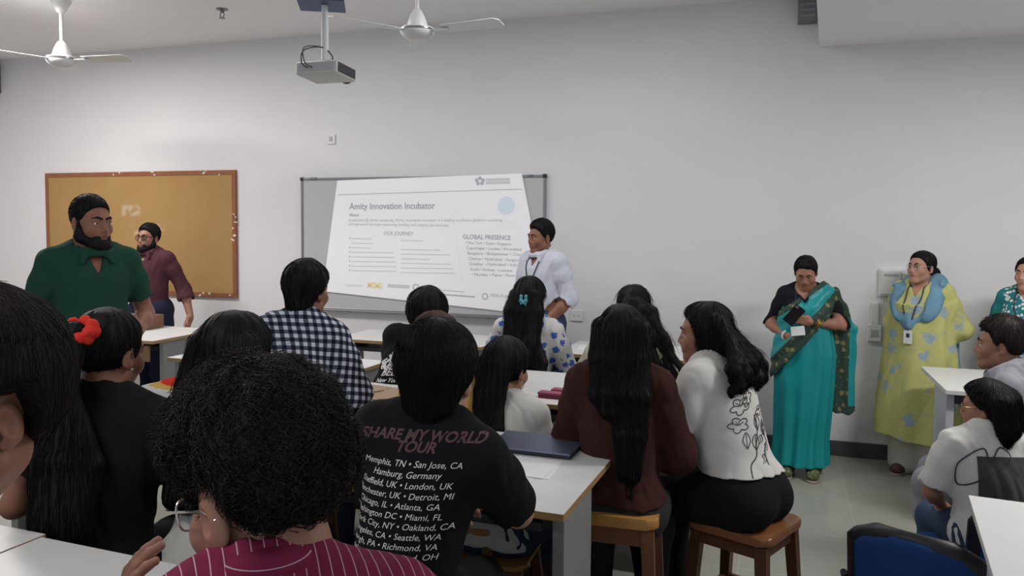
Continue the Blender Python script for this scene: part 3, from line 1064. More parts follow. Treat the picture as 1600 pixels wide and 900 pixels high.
        # close the solid at the border of its box
        for a in range(3):
            s = [slice(None)] * 3
            for e in (0, -1):
                s[a] = e
                D[tuple(s)] = np.maximum(D[tuple(s)], 0.5 * h)
        self.D = D
        return self

    def mesh(self):
        D, h = self.D, self.h
        Sg = D < 0
        n0, n1, n2 = [s - 1 for s in D.shape]
        cnt = np.zeros((n0, n1, n2), np.int8)
        for a in (0, 1):
            for b in (0, 1):
                for c in (0, 1):
                    cnt += Sg[a:a + n0, b:b + n1, c:c + n2]
        act = (cnt > 0) & (cnt < 8)
        I, J, K = np.nonzero(act)
        idx = np.full(act.shape, -1, np.int32)
        idx[I, J, K] = np.arange(len(I))
        cor = [(a, b, c) for a in (0, 1) for b in (0, 1) for c in (0, 1)]
        val = {c: D[I + c[0], J + c[1], K + c[2]] for c in cor}
        acc = np.zeros((len(I), 3), f32)
        num = np.zeros(len(I), f32)
        for c in cor:
            for a in range(3):
                if c[a] == 0:
                    e = list(c); e[a] = 1; e = tuple(e)
                    v0, v1 = val[c], val[e]
                    m = (v0 < 0) != (v1 < 0)
                    t = np.where(m, v0 / np.where(m, v0 - v1, 1), 0)
                    for q in range(3):
                        acc[:, q] += np.where(m, c[q] + (t if q == a else 0), 0)
                    num += m
        V = (np.stack([I, J, K], 1) + acc / num[:, None]) * h + self.o
        Q = []
        for a in range(3):
            b, c = (a + 1) % 3, (a + 2) % 3
            s0 = [slice(None)] * 3; s1 = [slice(None)] * 3
            s0[a], s1[a] = slice(0, -1), slice(1, None)
            for x in (b, c):
                s0[x] = s1[x] = slice(1, -1)
            A, B = Sg[tuple(s0)], Sg[tuple(s1)]
            m = A != B
            P = np.stack(np.nonzero(m), 1)
            if not len(P): continue
            fl = A[m]
            P[:, b] += 1; P[:, c] += 1

            def cell(db, dc):
                q = P.copy(); q[:, b] += db; q[:, c] += dc
                return idx[q[:, 0], q[:, 1], q[:, 2]]
            qd = np.stack([cell(-1, -1), cell(0, -1), cell(0, 0), cell(-1, 0)], 1)
            qd[~fl] = qd[~fl][:, ::-1]
            Q.append(qd)
        Q = np.concatenate(Q)
        Q = Q[(Q >= 0).all(1)]
        self.V, self.Q = V, Q
        return V, Q

    def sample(self, P):
        """trilinear value of the field"""
        g = (P - self.o) / self.h
        g = np.clip(g, 0, self.n - 1.001)
        i = g.astype(int); f = g - i
        r = 0
        for a in (0, 1):
            for b in (0, 1):
                for c in (0, 1):
                    r = r + self.D[i[:, 0] + a, i[:, 1] + b, i[:, 2] + c] * (f[:, 0] if a else 1 - f[:, 0]) * (f[:, 1] if b else 1 - f[:, 1]) * (f[:, 2] if c else 1 - f[:, 2])
        return r

    def grad(self, P):
        e = self.h
        g = np.stack([self.sample(P + v3(d) * e) - self.sample(P - v3(d) * e) for d in ((1, 0, 0), (0, 1, 0), (0, 0, 1))], 1)
        return g / (np.linalg.norm(g, axis=1, keepdims=True) + 1e-9)

    def obj(self, name, mats, parent, matfn=None, extra=None):
        V, Q = self.mesh()
        tri = None
        if extra is not None:
            Q = np.concatenate([Q, extra[1] + len(V)]); V = np.concatenate([V, extra[0]])
        me = np_mesh(name, V, Q, tri)
        o = link(name, me, mats, parent, True)
        if matfn is not None:
            cen = V[Q].mean(1)
            me.polygons.foreach_set('material_index', matfn(cen).astype(np.int32))
        return o


def tubes_np(P, r):
    """P (n, k, 3) paths, r (n, k) radii -> vertices, quads of three-sided tubes"""
    n, k, _ = P.shape
    T = np.empty_like(P)
    T[:, 1:-1] = P[:, 2:] - P[:, :-2]; T[:, 0] = P[:, 1] - P[:, 0]; T[:, -1] = P[:, -1] - P[:, -2]
    T /= np.linalg.norm(T, axis=2, keepdims=True) + 1e-9
    up = np.where(np.abs(T[:, :, 2:3]) > 0.9, v3((1, 0, 0)), v3((0, 0, 1)))
    A = np.cross(T, up); A /= np.linalg.norm(A, axis=2, keepdims=True) + 1e-9
    B = np.cross(T, A)
    ring = np.stack([P + (A * math.cos(a) + B * math.sin(a)) * r[:, :, None] for a in (0, 2.094, 4.189)], 2)
    V = ring.reshape(-1, 3)
    base = (np.arange(n)[:, None, None] * k + np.arange(k - 1)[None, :, None]) * 3
    c = np.arange(3)[None, None, :]
    q = np.stack(np.broadcast_arrays(base + c, base + (c + 1) % 3, base + 3 + (c + 1) % 3, base + 3 + c), -1)
    return V.astype(f32), q.reshape(-1, 4).astype(np.int32)


def strands(F, n, length, flow, r=0.0011, seg=8, seed=1, lift=0.001, fly=0.0, curl=0.0, region=None):
    """hair strands that run along the surface of field F"""
    rs = np.random.RandomState(seed)
    V = F.V
    if region is not None: V = V[region(V)]
    if not len(V): return None
    p = V[rs.randint(0, len(V), n)].astype(f32)
    L = length * rs.uniform(0.5, 1.2, n)
    st = (L / seg)[:, None]
    out = [p.copy()]
    away = rs.uniform(0, 1, n)[:, None] ** 4 * fly
    ph = rs.uniform(0, 6.28, n)
    for s in range(seg):
        g = F.grad(p)
        t = flow(p) + rs.normal(0, 0.12, p.shape)
        t = t - g * (t * g).sum(1, keepdims=True)
        t /= np.linalg.norm(t, axis=1, keepdims=True) + 1e-9
        if curl:
            sd = np.cross(t, g)
            t = t + curl * (sd * np.sin(ph + s * 1.5)[:, None] + g * np.cos(ph * 1.7 + s * 1.5)[:, None])
        p = p + t * st
        d = F.sample(p)[:, None]
        tgt = lift + away * (s + 1) / seg
        ok = np.abs(d) < 0.08
        p = np.where(ok, p + F.grad(p) * np.clip(tgt - d, -0.01, 0.012), p + v3((0, 0, -1)) * st * 0.4)
        out.append(p.copy())
    P = np.stack(out, 1).astype(f32)
    rad = np.outer(rs.uniform(0.6, 1.3, n), np.concatenate([[0.5], np.ones(seg - 1), [0.25]])) * r
    return tubes_np(P, rad.astype(f32))


def rotm(yaw=0, pitch=0, roll=0):
    M = Matrix.Rotation(math.radians(yaw), 3, 'Z') @ Matrix.Rotation(math.radians(pitch), 3, 'X') @ Matrix.Rotation(math.radians(roll), 3, 'Y')
    return np.array(M, f32)


HAIRLINE_M = [(-0.15, -0.085), (-0.09, -0.072), (-0.045, -0.05), (-0.03, -0.03), (-0.012, 0.0), (0.012, -0.012), (0.026, 0.012), (0.045, 0.055), (0.066, 0.078), (0.085, 0.085), (0.12, 0.095)]
HAIRLINE_F = [(-0.15, -0.10), (-0.06, -0.08), (-0.03, -0.06), (0.0, -0.045), (0.02, -0.02), (0.035, 0.03), (0.06, 0.072), (0.085, 0.088), (0.12, 0.10)]


class Person:
    """figure in its own frame: facing +Y, right hand on +X, floor at z 0; top = room point of the crown of the head"""

    def __init__(self, label, top, theta, cat='person', group=None, seat=None, lean=0.0, side=0.0, head=(0, 0, 0), fem=False, wide=1.0, fat=1.0,
                 arms=None, skin='skin_brown', legs=None, neckf=0.02, hh=0.0, hs=1.0, hair=0.018, size=1.03, nk=0.125):
        top = Vector(top) - Vector((0, 0, hair * hs))
        self.fem, self.wide, self.fat, self.skin = fem, wide, fat, MATS[skin]
        self.auto = seat == 'auto'
        if self.auto: seat = 0.5
        self.seat = seat
        th = facing(top[0], top[1], theta)
        K = 0.0
        self.HM = rotm(*head)
        hup = 0.12 * hs + hh
        base = seat if seat is not None else 0.0
        pz = 0.115 if seat is not None else 0.955
        Rl = rotm(0, -lean, side)
        self.RT = Rl

        def crown(s):
            pel = v3((0, 0, base + pz * s))
            nb = pel + Rl @ v3((0, 0, 0.50 * s))
            hc = nb + v3((0, (neckf + math.sin(math.radians(lean)) * 0.03) * s, nk * s))
            return pel, nb, hc, hc + self.HM @ v3((0, -0.015, hup * s))
        s = 1.0
        if self.auto:
            s = size
            for _ in range(4):
                base += top[2] - crown(s)[3][2]
            self.seat = seat = float(base)
        for _ in range(0 if self.auto else 12):
            z = crown(s)[3][2]
            s += (top[2] - z) / (0.74 if seat is not None else 1.7)
        self.s = s
        self.pel, self.nb, self.hc, cr = crown(s)
        self.hs = s * hs
        c, sn = math.cos(th), math.sin(th)
        wx, wy = c * cr[0] - sn * cr[1], sn * cr[0] + c * cr[1]
        self.loc = Vector((top[0] - wx, top[1] - wy, 0))
        self.rz = th
        self.root = empty('person', self.loc, th, label, cat, group)
        shw = (0.147 if fem else 0.166) * s * wide
        sh = self.nb + Rl @ v3((0, -0.012, -0.055)) * s
        ax = Rl @ v3((1, 0, 0))
        self.sh = {'R': sh + ax * shw, 'L': sh - ax * shw}
        self.el, self.wr, self.hd = {}, {}, {}
        dflt = ((0.05, 0.10, -0.26), (-0.02, 0.30, -0.245)) if seat is not None else ((0.045, -0.02, -0.29), (0.05, 0.03, -0.54))
        for k, sg in (('R', 1), ('L', -1)):
            a = (arms or {}).get(k, dflt)
            m = v3((sg, 1, 1))
            loc = len(a) > 2 and a[2] == 'abs'
            self.el[k] = v3(a[0]) if loc else self.sh[k] + v3(a[0]) * m * s
            self.wr[k] = v3(a[1]) if loc else self.sh[k] + v3(a[1]) * m * s
            if seat is not None and len(a) < 3: self.wr[k][2] = 0.838
        # legs
        self.hip, self.kn, self.an = {}, {}, {}
        for k, sg in (('R', 1), ('L', -1)):
            self.hip[k] = self.pel + v3((sg * 0.085 * s, 0, -0.03 * s))
            if legs and k in legs:
                self.kn[k], self.an[k] = v3(legs[k][0]), v3(legs[k][1])
            elif seat is not None:
                self.kn[k] = v3((sg * 0.12 * s, 0.40 * s, seat + 0.035))
                self.an[k] = v3((sg * 0.12 * s, 0.36 * s, 0.085))
            else:
                self.kn[k] = v3((sg * 0.09 * s, 0.015 * s, 0.50 * s))
                self.an[k] = v3((sg * 0.095 * s, -0.02 * s, 0.085))

    def local(self, p):
        d = Vector(p) - self.loc
        c, sn = math.cos(-self.rz), math.sin(-self.rz)
        return v3((c * d.x - sn * d.y, sn * d.x + c * d.y, d.z))

    def hp(self, *p):
        return self.hc + self.HM @ (v3(p) * self.hs)

    # ---------- shapes shared by body and clothes
    def torso(self, F, e=0.0, k=0.06, neck=False):
        s, w, f, R = self.s, self.wide, self.fat, self.RT
        P = lambda x, y, z: self.pel + R @ (v3((x, y, z)) * s)
        F.el(self.pel, ((0.165 if self.fem else 0.155) * s * w * f + e, 0.118 * s * f + e, 0.125 * s + e), R, k)
        F.el(P(0, 0.012 * f, 0.17), ((0.130 if self.fem else 0.145) * s * w * f + e, 0.108 * s * f + e, 0.17 * s + e), R, k)
        F.el(P(0, 0.004, 0.34), ((0.142 if self.fem else 0.160) * s * w + e, 0.112 * s * (0.5 + f / 2) + e, 0.165 * s + e), R, k)
        for sg in (1, -1):
            q = self.sh['R' if sg > 0 else 'L']
            F.rc(self.nb + R @ v3((sg * 0.06, -0.012, -0.05)) * s, q + R @ v3((-sg * 0.008, 0, -0.004)) * s, 0.058 * s + e, 0.049 * s + e, k)
            F.rc(self.nb + R @ v3((sg * 0.02, -0.02, 0.03)) * s, self.nb + R @ v3((sg * 0.12, -0.015, -0.035)) * s, 0.036 * s + e, 0.042 * s + e, k * 0.8)
            if self.fem:
                F.el(P(sg * 0.07, 0.085, 0.315), (0.058 * s + e, 0.058 * s + e, 0.062 * s + e), R, k)
            if self.seat is not None:
                F.el(self.pel + v3((sg * 0.085, -0.02, -0.035)) * s, (0.095 * s + e, 0.115 * s + e, 0.085 * s + e), None, k)
        if self.seat is None:
            F.el(self.pel + v3((0, -0.035, -0.03)) * s, (0.13 * s * f + e, 0.10 * s + e, 0.10 * s + e), None, k)

    def arm(self, F, k_, e=0.0, f0=0.0, f1=2.0, k=0.03, loose=0.0):
        """upper arm 0..1, forearm 1..2"""
        s = self.s
        g = 0.9 if self.fem else 1.0
        A, B, C = self.sh[k_], self.el[k_], self.wr[k_]
        r = lambda t: np.interp(t, [0, 0.35, 1, 1.3, 2], [0.049, 0.046, 0.038, 0.040, 0.027]) * s * g * (0.6 + 0.4 * self.fat) + e + loose * min(t, 1.2)
        pt = lambda t: A + (B - A) * t if t <= 1 else B + (C - B) * (t - 1)
        ts = [f0] + [t for t in (0.35, 1.0, 1.3) if f0 < t < f1] + [f1]
        for a, b in zip(ts, ts[1:]):
            F.rc(pt(a), pt(b), float(r(a)), float(r(b)), k)

    def leg(self, F, k_, e=0.0, f1=2.0, k=0.05, flare=0.0):
        s = self.s
        A, B, C = self.hip[k_], self.kn[k_], self.an[k_]
        g = self.fat
        M = A + (B - A) * 0.3
        F.rc(A, M, 0.092 * s * g + e, 0.086 * s * g + e, k)
        F.rc(M, B, 0.086 * s * g + e, 0.056 * s + e + flare * 0.4, k)
        if f1 > 1:
            D = B + (C - B) * (f1 - 1)
            Cm = B + (D - B) * 0.35
            F.rc(B, Cm, 0.056 * s + e + flare * 0.4, 0.056 * s + e + flare * 0.7, k)
            F.rc(Cm, D, 0.056 * s + e + flare * 0.7, 0.036 * s + e + flare, k)

    def hand(self, F, k_, d, pn, th, curl=0.5, spread=0.12, k=0.006, sz=1.0):
        """hand at the wrist: d = towards the fingers, pn = out of the palm, th = towards the thumb"""
        s = self.s * sz * (0.92 if self.fem else 1.0)
        W = self.wr[k_]
        d = v3(d); d = d / np.linalg.norm(d)
        pn = v3(pn); pn = pn - d * (pn @ d); pn /= np.linalg.norm(pn)
        t = np.cross(d, pn)
        if t @ v3(th) < 0: t = -t
        Rm = np.stack([t, d, pn], 1)
        F.bx(W + d * 0.052 * s, (0.040 * s, 0.050 * s, 0.0145 * s), Rm, 0.012 * s, 0.02)
        for i, (o, L) in enumerate(((0.031, 0.075), (0.0105, 0.084), (-0.0105, 0.078), (-0.031, 0.060))):
            p = W + d * (0.096 - abs(o) * 0.18) * s + t * o * s
            a = 0.0
            dd = d + t * (o / 0.031) * spread
            r = (0.0094, 0.0096, 0.0092, 0.0082)[i] * s
            for j, fr in enumerate((0.46, 0.30, 0.24)):
                a += curl * (0.9, 1.1, 0.8)[j] * (1 + 0.12 * i)
                q = p + (dd * math.cos(a) + pn * math.sin(a)) * L * fr * s / np.linalg.norm(dd)
                F.rc(p, q, r, r * 0.92, k)
                p, r = q, r * 0.92
        p = W + d * 0.022 * s + t * 0.028 * s + pn * 0.006 * s
        q = p + (d * 0.7 + t * 0.75 + pn * 0.45) * 0.040 * s
        F.rc(p, q, 0.0135 * s, 0.0115 * s, 0.012)
        u = q + (d * 0.95 + t * (0.35 - 0.5 * curl) + pn * (0.35 + 0.6 * curl)) * 0.028 * s
        F.rc(q, u, 0.0112 * s, 0.0098 * s, k)
        x = u + (d * 0.95 + t * (0.15 - 0.6 * curl) + pn * (0.3 + 0.5 * curl)) * 0.022 * s
        F.rc(u, x, 0.0098 * s, 0.0082 * s, k)

    def head_ops(self, F, face=True):
        s = self.hs
        P = self.hp
        M = self.HM
        E = lambda c, r, k=0.02, sub=False, R=None: F.el(P(*c), tuple(x * s for x in r), M if R is None else M @ R, k, sub)
        C = lambda a, b, ra, rb, k=0.015, sub=False: F.rc(P(*a), P(*b), ra * s, rb * s, k, None, sub)
        fm = self.fem
        # neck first
        F.rc(self.nb + self.RT @ v3((0, -0.012, -0.04)) * self.s, P(0, -0.022, -0.055), (0.052 if fm else 0.060) * self.s, (0.047 if fm else 0.055) * s, 0.03)
        E((0, -0.014, 0.035), (0.074, 0.094, 0.083))
        E((0, 0.026, -0.02), (0.060, 0.062, 0.082), 0.03)
        jw = 0.043 if fm else 0.049
        for sg in (1, -1):
            C((sg * jw, 0.002, -0.058), (sg * 0.014, 0.066, -0.096), 0.020, 0.017, 0.03)
            E((sg * 0.040, 0.056, -0.026), (0.026, 0.026, 0.027), 0.022)
        E((0, 0.070, -0.097), (0.021, 0.018, 0.017), 0.02)
        if not face: 
            pass
        C((-0.036, 0.074, 0.026), (0.036, 0.074, 0.026), 0.012, 0.012, 0.018)
        for sg in (1, -1):
            E((sg * 0.032, 0.098, 0.004), (0.020, 0.018, 0.014), 0.012, True)
            E((sg * 0.032, 0.0735, 0.012), (0.0175, 0.014, 0.0085), 0.006)
            E((sg * 0.032, 0.0735, -0.006), (0.016, 0.0125, 0.006), 0.006)
        C((0, 0.080, 0.016), (0, 0.100, -0.026), 0.0075, 0.0115, 0.012)
        for sg in (1, -1): E((sg * 0.0125, 0.090, -0.031), (0.0085, 0.011, 0.0075), 0.008)
        E((0, 0.080, -0.055), (0.030, 0.016, 0.022), 0.02)
        C((-0.019, 0.083, -0.0585), (0.019, 0.083, -0.0585), 0.0045, 0.0045, 0.005)
        E((0, 0.0895, -0.0575), (0.014, 0.007, 0.0055), 0.006)
        C((-0.016, 0.083, -0.068), (0.016, 0.083, -0.068), 0.0050, 0.0050, 0.005)
        E((0, 0.0885, -0.0685), (0.014, 0.0075, 0.0062), 0.006)
        E((0, 0.097, -0.063), (0.022, 0.008, 0.0016), 0.003, True)
        for sg in (1, -1):
            Re = rotm(sg * -18, -8, 0)
            E((sg * 0.0785, -0.014, -0.004), (0.0085, 0.019, 0.031), 0.008, False, Re)
            E((sg * 0.0855, -0.006, 0.000), (0.006, 0.009, 0.017), 0.005, True, Re)
            E((sg * 0.074, -0.006, -0.030), (0.007, 0.009, 0.010), 0.006)

    def lips_fn(self, base=0):
        c = self.hp(0, 0.090, -0.063)
        MI, s = self.HM.T, self.hs

        def fn(V):
            q = (V - c) @ MI.T / s
            return (((q[:, 0] / 0.021) ** 2 + (q[:, 2] / 0.0115) ** 2 + (q[:, 1] / 0.022) ** 2) < 1).astype(int)
        return fn

    def body(self, h=0.006, hands=(), feet=True, zmin=None, lips='lip_brown', sub_legs=False):
        F = Field(h)
        self.torso(F, -0.004)
        for k in 'RL':
            self.arm(F, k)
            self.leg(F, k)
        self.head_ops(F)
        done = set()
        for hd in hands:
            self.hand(F, *hd[0], **hd[1]); done.add(hd[0][0])
        for k in 'RL':
            if k not in done:
                dr = self.wr[k] - self.el[k]
                self.hand(F, k, dr, (0, 0.2, -1) if self.seat is not None else ((-1 if k == 'R' else 1), 0, 0), ((-1 if k == 'R' else 1), 0.3, 0) if self.seat is not None else (0, 1, 0), curl=0.3)
            # feet
            a = self.an[k]
            F.rc(a + v3((0, -0.03, -0.035)) * self.s, a + v3((0, 0.13, -0.05)) * self.s, 0.036 * self.s, 0.028 * self.s, 0.03, ((1, 0, 0), 0.85))
        F.run(lo=None if zmin is None else (-9, -9, zmin))
        b = F.obj('body', [self.skin, MATS[lips]], self.root, self.lips_fn())
        self.bodyF = None
        return b

    def face_bits(self, brows='hair_black', eyes=True, bw=1.0, closed=False):
        P, M, s = self.hp, self.HM, self.hs
        if eyes and not closed:
            for sg in (1, -1):
                c = P(sg * 0.032, 0.0735, 0.003)
                bm = MB()
                bmesh.ops.create_uvsphere(bm.bm, u_segments=20, v_segments=14, radius=0.0122 * s)
                fw = Vector(M @ v3((0.0, 1, -0.05)))
                bm.bm.faces.ensure_lookup_table()
                mfn = lambda f: 1 if f.calc_center_median().normalized().dot(fw) > 0.86 else 0
                bmesh.ops.rotate(bm.bm, verts=bm.bm.verts[:], matrix=Vector((0, 0, 1)).rotation_difference(fw).to_matrix())
                ob = bm.build('eye', [MATS['eye_white'], MATS['eye_dark']], self.root, True, mfn)
                ob.location = Vector(c)
        if brows:
            F = Field(0.0022)
            for sg in (1, -1):
                F.rc(P(sg * 0.012, 0.0895, 0.0245), P(sg * 0.032, 0.0890, 0.0315), 0.0042 * s * bw, 0.0042 * s * bw, 0.004)
                F.rc(P(sg * 0.032, 0.0890, 0.0315), P(sg * 0.051, 0.0745, 0.0255), 0.0042 * s * bw, 0.0022 * s * bw, 0.004)
            F.run().obj('eyebrows', MATS[brows], self.root)

    # ---------- hair
    def hair(self, style='short', mat='hair_black', t=0.014, top=0.012, h=0.004, hl=None, n=900, r=0.0008, strand=0.09, fly=0.006, curl=0.0, amp=0.004, freq=70, extra=None, seed=1, name='hair', side=0.0, flowdown=0.7, region=None, nape=False, taper=0.03):
        F = Field(h)
        P, M, s = self.hp, self.HM, self.hs
        hl = np.array(hl or (HAIRLINE_F if self.fem else HAIRLINE_M), f32)
        F.el(P(side, -0.014, 0.035 + top * 0.5), ((0.0745 + t) * s, (0.095 + t) * s, (0.084 + t * 0.6 + top * 0.5) * s), M, 0.02)
        c0 = self.hc

        def cutfn(X, Y, Z):
            dx, dy, dz = X - c0[0], Y - c0[1], Z - c0[2]
            y = (dx * M[0, 1] + dy * M[1, 1] + dz * M[2, 1]) / s
            z = (dx * M[0, 2] + dy * M[1, 2] + dz * M[2, 2]) / s
            return ((np.interp(y, hl[:, 0], hl[:, 1]) - z) * 0.7 * s).astype(f32)
        F.disp(lambda X, Y, Z: t * 0.95 * np.clip(1 + cutfn(X, Y, Z) / (0.7 * s) / taper, 0, 1) ** 2)
        F.cut(cutfn, 0.004)
        if nape:
            F.el(P(0, -0.058, -0.046), (0.062 * s, 0.048 * s, 0.058 * s), M, 0.03)
        if extra: extra(self, F)
        if amp: F.disp(lambda X, Y, Z: amp * waves(X, Y, Z * 0.35, freq, seed + 5))
        F.run()
        F.mesh()
        cr = P(side, -0.03, 0.12)

        def flow(p):
            d = p - cr
            d = d / (np.linalg.norm(d, axis=1, keepdims=True) + 1e-6)
            return d * (1 - flowdown) + v3((0, 0, -1)) * flowdown
        ex = strands(F, n, strand, flow, r, 8, seed, 0.0008, fly, curl, region) if n else None
        ob = F.obj(name, MATS[mat], self.root, None, ex)
        self.hairF = F
        return ob

    def beard(self, mat='hair_black', e=0.006, full=True):
        F = Field(0.0032)
        P, M, s = self.hp, self.HM, self.hs
        C = lambda a, b, ra, rb, k=0.02, sub=False: F.rc(P(*a), P(*b), ra * s, rb * s, k, None, sub)
        for sg in (1, -1):
            C((sg * 0.0655, 0.008, 0.004), (sg * 0.058, 0.006, -0.055), 0.008, 0.017 + e, 0.02)
            C((sg * 0.050, 0.008, -0.062), (sg * 0.018, 0.068, -0.096), 0.021 + e, 0.021 + e, 0.03)
            C((sg * 0.006, 0.0905, -0.048), (sg * 0.028, 0.078, -0.066), 0.0065, 0.007, 0.012)
            C((sg * 0.028, 0.078, -0.066), (sg * 0.03, 0.066, -0.09), 0.008, 0.014 + e, 0.02)
        F.el(P(0, 0.072, -0.100), ((0.026 + e) * s, (0.021 + e) * s, (0.021 + e) * s), M, 0.02)
        F.el(P(0, 0.098, -0.063), (0.017 * s, 0.015 * s, 0.0095 * s), M, 0.006, True)
        F.disp(lambda X, Y, Z: 0.0016 * waves(X, Y, Z, 300, 3))
        F.run(); F.mesh()
        ex = strands(F, 500, 0.016, lambda p: np.tile(v3((0, 0, -1)), (len(p), 1)), 0.0007, 4, 2, 0.0012, 0.003)
        F.obj('beard', MATS[mat], self.root, None, ex)

    def glasses(self, mat='glasses_black', w=0.026, hgt=0.019, thick=0.0018, lens=True, rounded=0.6):
        P = self.hp
        b = MB()
        g = self.root
        rims = []
        for sg in (1, -1):
            pts = []
            for i in range(28):
                a = 2 * PI * i / 28
                ca, sa = math.cos(a), math.sin(a)
                x = math.copysign(abs(ca) ** rounded, ca) * w
                z = math.copysign(abs(sa) ** rounded, sa) * hgt
                pts.append(Vector(P(sg * 0.033 + x, 0.094 - 0.20 * (abs(sg * 0.033 + x)) ** 2 / 0.06 * 0.5, 0.002 + z)))
            b.tube(pts, thick * self.hs, 6, True)
            rims.append(pts)
            b.tube([P(sg * (0.033 + w), 0.083, 0.010), P(sg * 0.074, 0.066, 0.012), P(sg * 0.082, 0.0, 0.012), P(sg * 0.082, -0.025, 0.0)], thick * self.hs, 6)
        b.tube([P(-0.033 + w, 0.093, 0.004), P(0, 0.096, 0.009), P(0.033 - w, 0.093, 0.004)], thick * self.hs, 6)
        fr = b.build('glasses', MATS[mat], g, True)
        if lens:
            for pts in rims:
                m = MB()
                m.bm.faces.new([m.bm.verts.new(p) for p in pts])
                m.build('lens', MATS['lens_glass'], fr)
        return fr

    # ---------- clothes
    def shirt(self, name, mat, e=0.013, sleeve=2.0, hem=-0.10, h=0.006, fold=0.004, ffreq=58, loose=0.008, neck=0.066, neckdrop=0.012, collar=None, collar_mat=None, seed=1, slit=None, extra=None, cuffs=True, mats=None, matfn=None, v=0.0, sleeves=None):
        F = Field(h)
        e, loose, fold = e * 0.72, loose * 0.7, fold * 0.75
        self.torso(F, e, 0.055)
        for k in 'RL':
            f1 = (sleeves or {}).get(k, sleeve)
            if f1: self.arm(F, k, e, 0.0, f1, 0.035, loose)
            # cut the cuff square
            if f1 and f1 < 2:
                A, B, C = self.sh[k], self.el[k], self.wr[k]
                q = A + (B - A) * f1 if f1 <= 1 else B + (C - B) * (f1 - 1)
                dr = (B - A) if f1 <= 1 else (C - B)
                dr = dr / np.linalg.norm(dr)
                F.rc(q + dr * 0.045, q + dr * 0.13, 0.075, 0.075, 0.004, None, True) if f1 > 0 else None
                F.rc(q + dr * 0.055, q + dr * 0.12, 0.08, 0.08, 0.004, None, True)
        if extra: extra(self, F)
        s = self.s
        up = self.RT @ v3((0, 0, 1))
        q0 = self.pel + up * hem * s
        F.cut(lambda X, Y, Z: (q0[2] - Z) + 0.012 * np.sin(9 * X) * np.sin(7 * Y), 0.006)
        nb = self.nb
        fw = self.RT @ v3((0, 1, 0))
        F.rc(nb + up * (-neckdrop) * s + fw * 0.018 * s, nb + up * 0.16 * s + fw * 0.02 * s, neck * s, neck * s * 1.15, 0.012, None, True)
        if v: F.rc(nb + fw * 0.06 * s, nb + fw * 0.11 * s - up * v * s, 0.045 * s, 0.008, 0.01, None, True)
        if fold:
            F.disp(lambda X, Y, Z: fold * (np.abs(waves(X + 0.5 * Z, Y, Z * 0.30 - 0.2 * X, ffreq * 0.9, seed, 3)) * -1.7 + 0.6 + 0.22 * waves(X, Y, Z, ffreq * 1.9, seed + 9)))
        F.run()
        o = F.obj(name, mats or MATS[mat], self.root, matfn)
        if collar:
            G = Field(0.0035)
            Rc = self.RT @ rotm(0, -14 if collar == 'shirt' else -10, 0)
            c = nb + up * (0.022 if collar == 'shirt' else 0.008) * s + fw * 0.012 * s
            G.torus(c, (neck + 0.006) * s, 0.0075, Rc, 0.004, 2.6 if collar != 'crew' else 1.3, 1.05)
            if collar in ('shirt', 'polo'):
                G.torus(c - up * 0.008, (neck + 0.018) * s, 0.008, Rc, 0.01, 1.9, 1.05)
                rg = self.RT @ v3((1, 0, 0))
                for sg in (1, -1):
                    q = [c + fw * y * s + rg * sg * x * s + up * z * s for x, y, z in ((0.070, 0.030, 0.004), (0.066, 0.092, -0.066), (0.030, 0.084, -0.020), (0.056, 0.078, -0.024))]
                    for u, v_ in ((0, 1), (2, 1), (0, 3), (3, 2), (3, 1)):
                        G.rc(q[u], q[v_], 0.0075, 0.0055, 0.012)
            G.run().obj('collar', MATS[collar_mat or mat], o)
        self.last = o
        return o

    def trousers(self, name, mat, e=0.012, f1=2.0, h=0.007, flare=0.0, fold=0.003, top=None):
        F = Field(h)
        if top is None: top, e = (0.07, min(e, 0.008)) if self.seat is not None else (0.09, e)
        s = self.s
        if top > 0.1: self.torso(F, e, 0.055)
        F.el(self.pel, ((0.168 if self.fem else 0.158) * s * self.wide * self.fat + e, 0.122 * s * self.fat + e, 0.125 * s + e), None, 0.05)
        for sg, k in ((1, 'R'), (-1, 'L')):
            if self.seat is not None:
                F.el(self.pel + v3((sg * 0.085, -0.02, -0.035)) * s, (0.098 * s + e, 0.118 * s + e, 0.085 * s + e), None, 0.05)
            self.leg(F, k, e + 0.006, f1, 0.05, flare)
        if self.seat is None: F.el(self.pel + v3((0, -0.035, -0.03)) * s, (0.13 * s * self.fat + e, 0.105 * s + e, 0.10 * s + e), None, 0.05)
        zt = self.pel[2] + top * s
        F.cut(lambda X, Y, Z: Z - zt, 0.004)
        if self.seat is not None:
            zs = self.seat + 0.002
            F.cut(lambda X, Y, Z: np.where(Y < 0.17, zs - Z, -1.0), 0.0)
        if fold: F.disp(lambda X, Y, Z: fold * waves(X, Y, Z * 0.6, 30, 4))
        F.run()
        return F.obj(name, MATS[mat], self.root)

